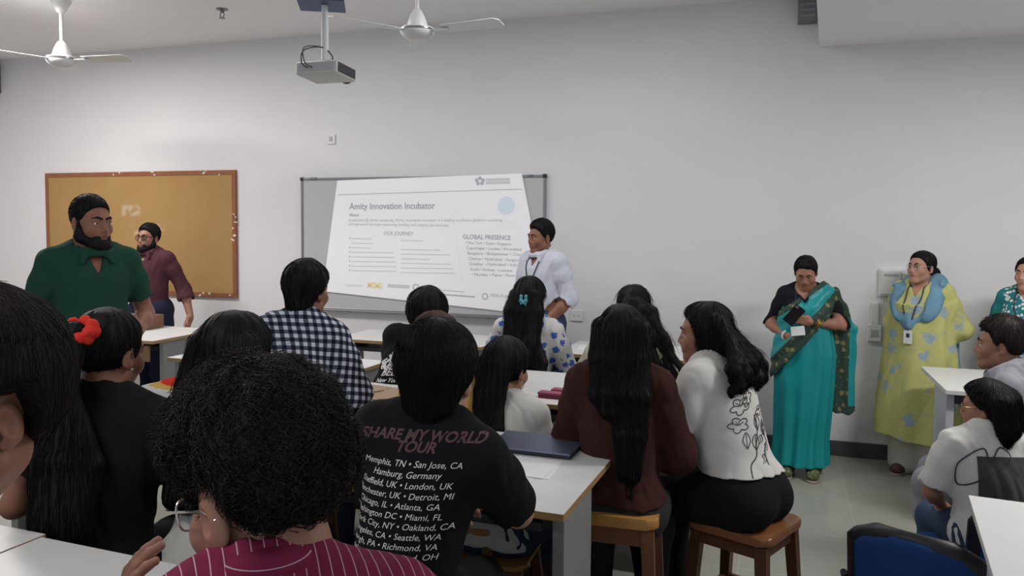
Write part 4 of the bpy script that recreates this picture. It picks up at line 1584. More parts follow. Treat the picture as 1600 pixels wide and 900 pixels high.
    def shoes(self, mat='shoe_dark', sole='sole_dark', e=0.010):
        for k in 'RL':
            F = Field(0.005)
            a, s = self.an[k], self.s
            F.rc(a + v3((0, -0.035, -0.040)) * s, a + v3((0, 0.135, -0.052)) * s, 0.036 * s + e, 0.028 * s + e, 0.03, ((1, 0, 0), 0.85))
            F.rc(a + v3((0, -0.01, -0.02)), a + v3((0, -0.005, 0.012)), 0.040 * s + e, 0.036 * s + e, 0.03)
            z0 = 0.012
            F.cut(lambda X, Y, Z: z0 - Z)
            F.cut(lambda X, Y, Z: Z - a[2] - 0.03)
            sh = F.run().obj('shoe', MATS[mat], self.root)
            G = Field(0.005)
            G.rc(v3((a[0], a[1] - 0.035 * s, 0.012)), v3((a[0], a[1] + 0.135 * s, 0.012)), 0.036 * s + e + 0.002, 0.028 * s + e + 0.004, 0.02)
            G.cut(lambda X, Y, Z: np.maximum(-Z + 0.0, Z - 0.016))
            G.run().obj('sole', MATS[sole], sh)


def bvh_of(o):
    me = o.data
    return BVHTree.FromPolygons([tuple(v.co) for v in me.vertices], [tuple(p.vertices) for p in me.polygons])


def print_on(bv, V, Fc, origin, ux, uy, dr, off=0.0015):
    """drops flat artwork (x, y) onto a surface along dr; returns vertices and the faces that landed"""
    out, ok = [], []
    dr = Vector(dr).normalized()
    for p in V:
        q = Vector(origin) + Vector(ux) * p[0] + Vector(uy) * p[1]
        hit, n, _, _ = bv.ray_cast(q - dr * 0.5, dr, 2.0)
        if hit is None:
            out.append(q); ok.append(False)
        else:
            out.append(hit - dr * off); ok.append(True)
    return out, [f for f in Fc if all(ok[i] for i in f)]


def print_obj(name, mat, parent, bv, V, Fc, origin, ux, uy, dr, off=0.0015):
    a, b = print_on(bv, V, Fc, origin, ux, uy, dr, off)
    me = bpy.data.meshes.new(name)
    me.from_pydata([tuple(p) for p in a], [], b)
    me.validate()
    return link(name, me, MATS[mat], parent)


def ribbon(pts, wd):
    """flat ribbon along a 2D path"""
    P = [Vector((p[0], p[1])) for p in pts]
    V, Fc = [], []
    n = len(P)
    for i in range(n):
        t = (P[min(i + 1, n - 1)] - P[max(i - 1, 0)])
        t = t.normalized() if t.length else Vector((1, 0))
        nn = Vector((-t.y, t.x)) * wd / 2
        V += [P[i] + nn, P[i] - nn]
        if i: Fc.append((2 * i - 2, 2 * i - 1, 2 * i + 1, 2 * i))
    return V, Fc


def lanyard(p, mat, length=0.34, card=True, cardmat='card_white', spread=0.055, tape=0.007):
    """strap round the neck with a card on the chest"""
    s, R = p.s, p.RT
    up, fw, rg = R @ v3((0, 0, 1)), R @ v3((0, 1, 0)), R @ v3((1, 0, 0))
    bv = p.cloth_bvh
    pts = []
    end = p.nb - up * length * s
    for sg in (-1, 1):
        row = []
        for i in range(13):
            t = i / 12
            q = p.nb + rg * sg * (spread + 0.03 * math.sin(min(t * 2, 1) * PI / 2)) * s * (1 - t) ** 0.8 + up * (0.01 - length * t) * s
            hit, n, _, _ = bv.ray_cast(Vector(q + fw * 0.5), Vector(-fw), 1.0)
            row.append(v3(hit) + fw * 0.006 if hit is not None else q + fw * 0.05)
        pts.append(row)
    path = pts[0] + pts[1][::-1][1:]
    back = [p.nb + rg * 0.062 * s + up * 0.02 + fw * 0.0, p.nb - fw * 0.06 * s + up * 0.012, p.nb - rg * 0.062 * s + up * 0.02]
    b = MB()
    b.tube(smooth_path([Vector(q) for q in path + back], 3, True), tape * 0.55, 6, True)
    o = b.build('lanyard', MATS[mat], p.root, True)
    if card:
        hit, n, _, _ = bv.ray_cast(Vector(end + fw * 0.5 - up * 0.045), Vector(-fw), 1.0)
        c = Vector(hit) + Vector(fw) * 0.008 if hit is not None else Vector(end + fw * 0.13)
        b = MB().box(c, (0.056, 0.003, 0.088), Matrix(R.tolist()), 0.001)
        k = b.build('card', MATS[cardmat], o)
        MB().box(c + Vector(fw) * 0.002 + Vector(up) * 0.012, (0.022, 0.0015, 0.028), Matrix(R.tolist())).build('card_photo', MATS['print_dark'], k)
        MB().box(c + Vector(up) * 0.052, (0.014, 0.006, 0.02), Matrix(R.tolist()), 0.002).build('clip', MATS['metal_grey'], k)
    return o


# ------------------------------------------------------------------ people: materials
def people_mats():
    skin_mat('skin_brown', (0.27, 0.125, 0.080))
    skin_mat('skin_mid', (0.33, 0.165, 0.110))
    skin_mat('skin_light', (0.42, 0.235, 0.165))
    plain('lip_brown', (0.21, 0.075, 0.06), 0.4)
    plain('lip_pink', (0.36, 0.12, 0.10), 0.4)
    plain('eye_white', (0.62, 0.58, 0.55), 0.25)
    plain('eye_dark', (0.012, 0.008, 0.006), 0.2)
    hair_mat('hair_black')
    hair_mat('hair_brown', (0.050, 0.026, 0.016))
    hair_mat('hair_soft', (0.018, 0.013, 0.012))
    plain('glasses_black', (0.015, 0.015, 0.017), 0.35)
    plain('glasses_metal', (0.55, 0.53, 0.50), 0.25, 0.9)
    plain('glasses_gold', (0.50, 0.38, 0.18), 0.28, 0.9)
    m, t = new_mat('lens_glass', (0.9, 0.92, 0.93), 0.02, 0, 0.5)
    t.b.inputs['Transmission Weight'].default_value = 1.0
    t.b.inputs['IOR'].default_value = 1.03
    plain('shoe_dark', (0.035, 0.022, 0.018), 0.45)
    plain('shoe_brown', (0.07, 0.035, 0.025), 0.5)
    plain('sole_dark', (0.05, 0.045, 0.04), 0.7)
    plain('sole_pale', (0.35, 0.28, 0.24), 0.7)
    plain('card_white', (0.70, 0.70, 0.70), 0.4)
    plain('print_dark', (0.03, 0.03, 0.035), 0.6)
    plain('print_white', (0.80, 0.80, 0.80), 0.7)
    plain('print_faded', (0.11, 0.055, 0.062), 0.8)
    plain('print_faded_grey', (0.30, 0.28, 0.29), 0.8)
    plain('metal_grey', (0.4, 0.4, 0.42), 0.3, 0.9)
    plain('gold', (0.62, 0.40, 0.10), 0.3, 0.8)
    plain('strap_dark', (0.02, 0.022, 0.05), 0.6)
    fabric('polo_green', (0.016, 0.060, 0.040))
    fabric('shirt_maroon', (0.082, 0.030, 0.040))
    fabric('shirt_white', (0.62, 0.64, 0.72), 0.8, 0.03)
    fabric('denim', (0.035, 0.055, 0.10))
    fabric('trousers_beige', (0.55, 0.52, 0.45))
    fabric('trousers_navy', (0.02, 0.024, 0.05))
    fabric('cotton_black', (0.009, 0.009, 0.011))
    fabric('trousers_black', (0.008, 0.008, 0.010))
    fabric('trousers_charcoal', (0.030, 0.029, 0.028))
    fabric('top_dark_maroon', (0.045, 0.016, 0.014))
    fabric('top_white', (0.62, 0.61, 0.58))
    fabric('sweater_white', (0.60, 0.59, 0.56), weave=260, bump=0.4)
    fabric('top_yellow', (0.60, 0.38, 0.10))
    fabric('hoodie_grey', (0.22, 0.225, 0.25))
    fabric('scarf_blue', (0.14, 0.265, 0.36), var=0.45)
    fabric('palazzo_white', (0.52, 0.50, 0.44))
    fabric('blouse_black', (0.010, 0.011, 0.016))
    fabric('scrunchie_red', (0.62, 0.035, 0.022), 0.7)
    fabric('kurti_teal', (0.02, 0.17, 0.19))
    plain('phone_black', (0.008, 0.008, 0.009), 0.8, 0, 0.05)
    plain('clip_teal', (0.10, 0.36, 0.42), 0.3)
    # checkered shirt
    m, t = new_mat('gingham', (0.5, 0.5, 0.5), 0.9, 0, 0.15)
    x, y, z = t.xyz()
    fr = 2 * PI / 0.037
    bx = t.step(t.math('SINE', t.math('MULTIPLY', t.math('ADD', t.math('MULTIPLY', x, 0.9), t.math('MULTIPLY', y, 0.75)), fr)), -0.25, 0.25)
    bz = t.step(t.math('SINE', t.math('MULTIPLY', t.math('ADD', z, t.math('MULTIPLY', y, 0.3)), fr)), -0.25, 0.25)
    sm = t.math('MULTIPLY', t.math('ADD', bx, bz), 0.5)
    c1 = t.mix(t.math('MULTIPLY', sm, 2.0, clamp=True), (0.60, 0.63, 0.68), (0.085, 0.095, 0.14))
    t.color(t.mix(t.math('SUBTRACT', t.math('MULTIPLY', sm, 2.0), 1.0, clamp=True), c1, (0.010, 0.011, 0.022)))
    # pin stripes
    for nm, ax in (('pinstripe', 'x'), ('pinstripe_collar', 'z')):
        m, t = new_mat(nm, (0.2, 0.02, 0.06), 0.85, 0, 0.15)
        x, y, z = t.xyz()
        u = t.math('ADD', x, t.math('MULTIPLY', y, 0.12)) if ax == 'x' else t.math('SUBTRACT', z, t.math('MULTIPLY', y, 0.25))
        d = t.math('ABSOLUTE', t.math('SUBTRACT', t.math('FRACT', t.math('DIVIDE', u, 0.0155)), 0.5))
        st = t.step(d, 0.055, 0.025) if ax == 'x' else t.step(d, 0.05, 0.02)
        v = t.coords()
        base = t.mix(t.noise(v, 30, 4), (0.165, 0.014, 0.048), (0.225, 0.022, 0.068))
        t.color(t.mix(t.math('MULTIPLY', st, 0.8), base, (0.62, 0.48, 0.52)))
        t.bump(t.noise(v, 700, 2), 0.25, 0.001)

    def blobs(name, base, colr, scale, size, edge=0.03, noise=0.25, second=None, rough=0.9):
        m, t = new_mat(name, base, rough, 0, 0.15)
        v = t.coords()
        n = t.new('ShaderNodeVectorMath', operation='SCALE')
        nt = t.new('ShaderNodeTexNoise')
        t.l.new(v, nt.inputs['Vector']); nt.inputs['Scale'].default_value = scale * 4
        t.l.new(nt.outputs['Color'], n.inputs[0]); n.inputs['Scale'].default_value = noise / scale
        ad = t.new('ShaderNodeVectorMath', operation='ADD')
        t.l.new(v, ad.inputs[0]); t.l.new(n.outputs[0], ad.inputs[1])
        vo = t.voronoi(ad.outputs[0], scale, 'F1', 0.75)
        f = t.step(vo.outputs['Distance'], size + edge, size - edge)
        bc = t.mix(t.noise(v, 14, 5), tuple(c * 0.88 for c in base), base)
        if second:
            v2 = t.voronoi(ad.outputs[0], scale * 2.1, 'F1', 0.9)
            bc = t.mix(t.step(v2.outputs['Distance'], size * 0.8, size * 0.5), bc, second)
        t.color(t.mix(f, bc, colr))
        t.bump(t.noise(v, 500, 2), 0.2, 0.001)
    blobs('floral_blue', (0.62, 0.61, 0.60), (0.05, 0.12, 0.42), 17, 0.37, 0.04, 0.5)
    blobs('floral_dots', (0.60, 0.58, 0.47), (0.025, 0.03, 0.03), 26, 0.20, 0.05, 0.6)
    blobs('kurta_print', (0.50, 0.50, 0.19), (0.28, 0.37, 0.42), 8.0, 0.30, 0.07, 0.75, (0.52, 0.51, 0.24))
    blobs('kurti_lace', (0.02, 0.17, 0.19), (0.62, 0.62, 0.60), 45, 0.42, 0.05, 0.5)
    blobs('border_print', (0.035, 0.065, 0.050), (0.20, 0.19, 0.085), 20, 0.30, 0.06, 0.5, (0.12, 0.15, 0.085), 0.6)
    blobs('sandal_green', (0.10, 0.13, 0.06), (0.34, 0.32, 0.13), 45, 0.3, 0.06, 0.5, None, 0.6)
    blobs('bag_print', (0.62, 0.58, 0.50), (0.50, 0.06, 0.03), 16, 0.36, 0.05, 0.4, (0.62, 0.40, 0.05))
    # saree silk
    m, t = new_mat('saree_teal', (0.01, 0.3, 0.3), 0.42, 0, 0.4)
    v = t.coords()
    t.color(t.mix(t.noise(v, 7, 4), (0.004, 0.215, 0.235), (0.008, 0.300, 0.315)))
    t.bump(t.noise(v, 600, 2), 0.15, 0.001)


def lock(F, pts, r0, r1, k=0.02, flat=None, rmid=None):
    n = len(pts) - 1
    for i in range(n):
        t0, t1 = i / n, (i + 1) / n
        f = lambda t: (r0 + (r1 - r0) * t) if rmid is None else (r0 * (1 - t) ** 2 + 2 * rmid * t * (1 - t) + r1 * t * t)
        F.rc(pts[i], pts[i + 1], f(t0), f(t1), k, flat)


def bp(p, x, y, z):
    """point on the person's torso frame, z = 0.5 at the base of the neck"""
    return p.pel + p.RT @ (v3((x, y, z)) * p.s)


SEATED = 'students seated at the desks'
STAND = 'people standing at the front'
STOOLS = []


def standing_people():
    # man in green polo
    p = Person('bearded man in dark green polo shirt standing before the pin board', at(140, 303, 3.93), 16, group=STAND, head=(20, -3, 0), wide=1.0,
               arms={'L': ((0.09, -0.02, -0.27), (-0.03, 0.17, -0.36)), 'R': ((0.075, -0.06, -0.28), (0.07, 0.05, -0.52))}, skin='skin_brown')
    p.body(0.0042, [(('L', (0.55, 0.60, -0.35), (0.3, -1, -0.3), (0.2, 0.3, 1)), dict(curl=0.55)), (('R', (-0.15, 0.35, -0.9), (-1, 0, 0), (0, 1, 0.2)), dict(curl=0.45))])
    p.face_bits(bw=1.2)
    p.hair('short', t=0.004, top=0.018, n=2600, strand=0.016, flowdown=0.0, fly=0.003, amp=0.0015, curl=0.6)
    p.beard(e=0.008)
    p.shirt('polo_shirt', 'polo_green', e=0.016, sleeve=0.72, hem=-0.14, loose=0.014, collar='polo', v=0.10, neck=0.072)
    p.trousers('trousers', 'trousers_beige', e=0.016, flare=0.02)
    p.shoes()
    # man in maroon shirt
    p = Person('bearded man with glasses in a maroon shirt standing behind the desk by the pin board', at(234, 349, 6.9), -38, group=STAND, head=(-4, 3, 0), wide=1.02, fat=1.08,
               arms={'L': ((0.10, -0.09, -0.28), (0.20, -0.04, -0.52)), 'R': ((0.10, 0.02, -0.28), (-0.05, 0.20, -0.30))}, skin='skin_mid')
    p.body(0.0045, [(('L', (0.1, 0.45, -0.9), (-1, 0, 0), (0.3, 1, 0.6)), dict(curl=0.35))])
    p.face_bits(bw=1.2)
    p.hair('short', t=0.010, top=0.024, n=700, strand=0.04, flowdown=0.15, fly=0.002, amp=0.003)
    p.beard(e=0.005)
    p.glasses('glasses_black', thick=0.0024)
    p.shirt('shirt', 'shirt_maroon', e=0.018, sleeve=1.35, hem=-0.06, loose=0.012, collar='shirt', v=0.07, neck=0.070)
    p.trousers('trousers', 'trousers_navy', e=0.014)
    p.shoes()
    # presenter
    p = Person('man in white shirt with lanyard standing beside the whiteboard', at(846, 343, 5.97), -42, group=STAND, head=(-14, -4, 0), wide=0.96, fat=1.08,
               arms={'L': ((0.075, -0.04, -0.275), (-0.06, 0.13, -0.48)), 'R': ((0.085, -0.01, -0.275), (-0.10, 0.20, -0.46))}, skin='skin_brown')
    p.body(0.0045, [(('L', (0.75, 0.35, -0.5), (-0.3, -1, 0), (0, 0.6, 1)), dict(curl=0.55)), (('R', (-0.8, 0.3, -0.4), (0.4, -1, 0), (0, 0.6, 1)), dict(curl=0.55))])
    p.face_bits()
    p.hair('short', t=0.012, top=0.026, n=700, strand=0.05, flowdown=0.2, fly=0.002, amp=0.003)
    sh = p.shirt('shirt', 'shirt_white', e=0.019, sleeve=1.12, hem=-0.02, loose=0.012, collar='shirt', v=0.08, neck=0.068, fold=0.006)
    p.cloth_bvh = bvh_of(sh)
    lanyard(p, 'strap_dark', 0.24, False)
    p.trousers('trousers', 'denim', e=0.014)
    p.shoes()

    saree()
    kurta()
    # woman cut by the right edge
    p = Person('woman in teal and white kurti with lanyard, cut by the right edge of the photo', at(1612, 398, 4.95), -15, group=STAND, head=(-15, 0, 0), fem=True, fat=1.1, skin='skin_light',
               arms={'R': ((0.10, -0.05, -0.27), (-0.02, 0.10, -0.42)), 'L': ((0.08, -0.05, -0.27), (-0.02, 0.1, -0.42))})
    p.body(0.006, lips='lip_pink')
    p.face_bits()
    p.hair('bun', n=500, top=0.008)
    sh = p.shirt('kurti', 'kurti_teal', e=0.016, sleeve=1.0, hem=-0.42, loose=0.012, neck=0.070, v=0.05, mats=[MATS['kurti_teal'], MATS['kurti_lace']],
            matfn=lambda V: ((V[:, 2] > p.nb[2] - 0.24) & (np.abs(V[:, 0]) < 0.13) & (V[:, 1] > 0.0)).astype(int), extra=lambda q, F: F.lathe([(q.pel[2] - 0.45, 0.24, 0.18, 0, 0), (q.pel[2] + 0.1, 0.17, 0.13, 0, 0)], k=0.05))
    p.cloth_bvh = bvh_of(sh)
    lanyard(p, 'strap_dark', 0.26, True)
    p.trousers('trousers', 'palazzo_white', e=0.02, flare=0.03)
    p.shoes()


def saree():
    p = Person('woman in teal saree with black blouse looking down at a phone in her hand', at(1259, 399, 5.22), -4, group=STAND, head=(0, -30, 0), fem=True, fat=1.08, wide=1.06, skin='skin_mid', lean=3, neckf=0.045,
               arms={'R': ((0.105, -0.03, -0.24), (-0.035, 0.13, -0.305)), 'L': ((0.115, 0.0, -0.22), (-0.105, 0.185, -0.185))})
    p.body(0.0042, [(('L', (0.90, 0.20, 0.22), (0.1, -1, 0.1), (0.2, 0.1, 1)), dict(curl=0.5)), (('R', (-0.8, 0.3, -0.25), (-0.2, -1, 0), (0, 0.3, 1)), dict(curl=0.5))], lips='lip_pink')
    p.face_bits(eyes=True)
    s = p.s

    def bun(q, F):
        F.el(q.hp(0, -0.125, -0.02), (0.045 * q.hs, 0.035 * q.hs, 0.045 * q.hs), None, 0.015)
    p.hair('bun', t=0.010, top=0.006, n=700, strand=0.10, flowdown=0.25, fly=0.004, extra=bun, amp=0.002)
    for k in 'RL': p.an[k] = p.an[k] + v3((0, 0.085, 0))
    p.shoes('sandal_green', 'sole_pale')
    bl = p.shirt('blouse', 'blouse_black', e=0.010, sleeve=1.05, hem=0.20, loose=0.004, neck=0.076, v=0.07, fold=0.002)
    # skirt of the saree with pleats
    F = Field(0.0065)
    zp = float(p.pel[2])
    F.lathe([(0.085, 0.185, 0.165, 0.01, 0.03), (0.25, 0.175, 0.155, 0.01, 0.015), (0.55, 0.185, 0.15, 0, 0.005), (zp, 0.195, 0.155, 0, 0), (zp + 0.15, 0.172, 0.138, 0, 0.01), (zp + 0.32, 0.150, 0.125, 0, 0.012)], (11, 0.010, 0.6), 0.02)
    F.disp(lambda X, Y, Z: 0.003 * waves(X, Y, Z * 0.3, 30, 8))
    skirt = F.run().obj('saree_skirt', [MATS['saree_teal'], MATS['border_print']], p.root, lambda V: (V[:, 2] < 0.0).astype(int))
    # drape across the chest: bounded by an upper edge and by a lower bordered edge, both falling from the left shoulder to the right hip
    up, fw, rg = [p.RT @ v3(a) for a in ((0, 0, 1), (0, 1, 0), (1, 0, 0))]

    def line(x0, z0, x1, z1):
        dx, dz = x1 - x0, z1 - z0
        l = math.hypot(dx, dz)
        return lambda X, Z: ((X - x0 * s) * -dz + (Z - zp - z0 * s) * dx) / l
    upper, lower = line(-0.12, 0.55, 0.17, 0.33), line(-0.16, 0.27, 0.19, -0.15)

    def drape(e, fn, name, mat):
        G = Field(0.0055)
        p.torso(G, e, 0.07)
        G.lathe([(zp - 0.25, 0.198 + e * 0.8, 0.156 + e * 0.8, 0, 0), (zp, 0.192 + e * 0.8, 0.150 + e * 0.8, 0, 0), (zp + 0.15, 0.165 + e * 0.6, 0.13 + e * 0.6, 0, 0.01), (zp + 0.3, 0.14 + e * 0.6, 0.115 + e * 0.6, 0, 0.012)], None, 0.05)
        G.cut(fn, 0.003)
        G.rc(p.nb + v3((0, -0.02, -0.01)), p.nb + v3((0, 0.02, 0.16)), 0.078 * s, 0.09 * s, 0.012, None, True)
        G.rc(p.nb + fw * 0.05, p.nb + fw * 0.12 - up * 0.07, 0.055 * s, 0.02, 0.01, None, True)
        G.disp(lambda X, Y, Z: 0.0035 * np.sin(75 * upper(X, Z) + 2.5 * np.sin(6 * X)) + 0.002 * waves(X, Y, Z, 30, 4))
        return G.run().obj(name, MATS[mat], p.root)
    drape(0.022, lambda X, Y, Z: np.maximum(np.maximum(upper(X, Z), -lower(X, Z)), -Y - 0.16), 'saree_drape', 'saree_teal')
    drape(0.026, lambda X, Y, Z: np.maximum(np.maximum(upper(X, Z) - 0.004, -0.026 - upper(X, Z)), -Y), 'saree_border', 'border_print')
    drape(0.028, lambda X, Y, Z: np.maximum(np.maximum(-lower(X, Z) - 0.004, lower(X, Z) - 0.085), -Y), 'saree_border', 'border_print')
    # pallu hanging from the left shoulder
    G = Field(0.006)
    L = p.sh['L']
    for i, (dx, dy) in enumerate(((0.0, -0.02), (-0.045, -0.035), (-0.085, -0.05), (-0.115, -0.055))):
        a = L + v3((dx * 0.6, -0.015, 0.05 - abs(dx) * 0.2)) * s
        b = L + v3((-0.06 + dx, dy - 0.04, -0.25)) * s
        c = L + v3((-0.065 + dx * 1.05, dy - 0.03, -0.92)) * s
        G.rc(a, b, 0.020, 0.028, 0.03, ((0, 1, 0), 1.5))
        G.rc(b, c, 0.028, 0.034, 0.03, ((0, 1, 0), 1.5))
    zc = float(L[2] - 0.90 * s)
    G.cut(lambda X, Y, Z: zc - Z + 0.015 * np.sin(30 * X))
    G.disp(lambda X, Y, Z: 0.007 * np.sin(75 * X + 1.5 * np.sin(5 * Z)) + 0.003 * waves(X, Y, Z * 0.5, 30, 5))
    x0 = float(L[0] - 0.125 * s)

    def pm(V):
        return ((V[:, 0] > L[0] - 0.165 * s) | (V[:, 2] < zc + 0.05)).astype(int)
    G.run().obj('saree_pallu', [MATS['saree_teal'], MATS['border_print']], p.root, pm)
    G = Field(0.0055)
    G.rc(p.nb + v3((-0.075, 0.055, -0.02)) * s, L + v3((0.035, -0.01, 0.058)) * s, 0.03, 0.035, 0.02, ((0, 0, 1), 1.6))
    G.rc(L + v3((0.02, -0.03, 0.062)) * s, L + v3((-0.03, -0.05, -0.06)) * s, 0.035, 0.035, 0.02, ((0, 1, 0), 1.4))
    G.run().obj('saree_border', MATS['border_print'], p.root)
    # bangles, lanyard, phone and slip of paper
    w = Vector(p.wr['L']); e = Vector(p.el['L'])
    ax = (w - e).normalized()
    for i, (q, m_, r_) in enumerate(((0.85, 'gold', 0.005), (0.80, 'gold', 0.005), (0.94, 'print_dark', 0.006))):
        c = e.lerp(w, q)
        A = ax.orthogonal().normalized(); B = ax.cross(A)
        rr = 0.036 * s - 0.002 * i * 0.5
        MB().tube([c + (A * math.cos(t) + B * math.sin(t)) * rr for t in [2 * PI * k / 20 for k in range(20)]], r_, 6, True).build('bangle' if i < 2 else 'wrist_watch', MATS[m_], p.root, True)
    w2 = Vector(p.wr['R']); e2 = Vector(p.el['R']); ax = (w2 - e2).normalized()
    A = ax.orthogonal().normalized(); B = ax.cross(A); c = e2.lerp(w2, 0.97)
    MB().tube([c + (A * math.cos(t) + B * math.sin(t)) * 0.031 for t in [2 * PI * k / 20 for k in range(20)]], 0.008, 6, True).build('wrist_band', MATS['card_white'], p.root, True)
    p.cloth_bvh = bvh_of(bl)
    lanyard(p, 'strap_dark', 0.24, False, spread=0.06)
    # what she holds
    R = Matrix.Rotation(p.rz, 3, 'Z')
    W = p.loc + R @ Vector(p.wr['L'])
    hand = R @ Vector((0.098, 0.048, 0.045))
    ph = empty('phone', W + hand, p.rz, 'black phone held in the hand of the woman in teal saree', 'phone')
    ph.rotation_euler = (math.radians(35), math.radians(-38), p.rz)
    MB().box((0, 0, 0), (0.074, 0.009, 0.15), bevel=0.004).build('case', MATS['phone_black'], ph)
    MB().box((0, -0.0052, 0), (0.066, 0.001, 0.138)).build('screen', plain('phone_glass', (0.008, 0.008, 0.009), 0.85, 0, 0.05), ph)
    MB().box((0.02, 0.0055, 0.055), (0.022, 0.003, 0.022), bevel=0.001).build('camera_bump', MATS['print_dark'], ph)
    sl = MB().box((0, 0, 0), (0.085, 0.002, 0.06)).build('paper_slip', MATS['card_white'])
    sl.location = W + R @ Vector((0.07, 0.075, -0.055)); sl.rotation_euler = (0.1, 0.15, p.rz)
    tag(sl, 'white slip of paper under the phone of the woman in teal saree', 'paper')


def kurta():
    p = Person('woman in yellow floral kurta with blue scarf and glasses standing by the switch box', at(1444, 390, 5.28), -22, group=STAND, head=(-16, 4, 0), fem=True, fat=1.16, wide=1.08, skin='skin_light',
               arms={'R': ((0.09, -0.10, -0.27), (-0.09, -0.20, -0.40)), 'L': ((0.10, -0.10, -0.27), (-0.08, -0.20, -0.42))})
    p.body(0.0045, lips='lip_pink')
    p.face_bits()
    p.hair('bun', t=0.010, top=0.010, n=700, strand=0.10, flowdown=0.25, fly=0.004, amp=0.002,
           extra=lambda q, F: F.el(q.hp(0, -0.135, -0.035), (0.05 * q.hs, 0.045 * q.hs, 0.05 * q.hs), None, 0.01))
    p.glasses('glasses_metal', thick=0.0013)
    MB().lathe([(0.0035, 0), (0.003, 0.002)], Vector(p.hp(0, 0.0875, 0.036)), 10, Vector(p.HM @ v3((0, 1, 0)))).build('bindi', MATS['scrunchie_red'], p.root)
    zp = float(p.pel[2])
    q = p.s

    def flare(pp, F):
        F.lathe([(0.26, 0.285, 0.22, 0, 0), (0.55, 0.265, 0.20, 0, 0), (zp, 0.225, 0.175, 0, 0.0), (zp + 0.2, 0.20, 0.165, 0, 0.012), (zp + 0.32, 0.19, 0.16, 0, 0.015)], (7, 0.012, 0.3), 0.05)
    p.shirt('kurta', 'kurta_print', e=0.020, sleeve=1.25, hem=-(zp - 0.27) / q, loose=0.014, neck=0.072, v=0.08, extra=flare, fold=0.004, ffreq=45)
    ku = p.last
    p.trousers('palazzo_trousers', 'palazzo_white', e=0.02, flare=0.045)
    p.shoes('shoe_brown', 'sole_pale')
    # scarf looped round the neck
    F = Field(0.005)
    c = p.nb
    pts = smooth_path([Vector(c + v3(a) * q) for a in ((0, -0.095, 0.035), (0.085, -0.06, 0.03), (0.135, 0.035, -0.04), (0.115, 0.125, -0.16), (0.03, 0.165, -0.26), (-0.06, 0.16, -0.25), (-0.125, 0.115, -0.14), (-0.135, 0.03, -0.03), (-0.085, -0.06, 0.03))], 4, True)
    n = len(pts)
    for i in range(n):
        a, b = pts[i], pts[(i + 1) % n]
        F.rc(a, b, 0.042 + 0.008 * math.sin(i * 0.9), 0.042 + 0.008 * math.sin((i + 1) * 0.9), 0.02)
    F.disp(lambda X, Y, Z: 0.010 * np.sin(80 * (Y * 0.5 + Z * 0.4) + 55 * np.abs(X) + 2 * np.sin(20 * Z)) + 0.003 * waves(X, Y, Z, 50, 3))
    sc = F.run().obj('scarf', MATS['scarf_blue'], p.root)
    F = Field(0.006)
    lock(F, [c + v3(a) * q for a in ((-0.12, -0.06, 0.02), (-0.16, -0.14, -0.12), (-0.17, -0.16, -0.35), (-0.18, -0.15, -0.62))], 0.035, 0.05, 0.02, ((0, 1, 0), 2.0))
    F.disp(lambda X, Y, Z: 0.006 * np.sin(90 * X))
    F.run().obj('scarf_tail', MATS['scarf_blue'], sc)
    p.cloth_bvh = bvh_of(ku)
    lanyard(p, 'strap_dark', 0.33, True, spread=0.05)


def sit_stool(p, kind=0):
    STOOLS.append((p, kind))


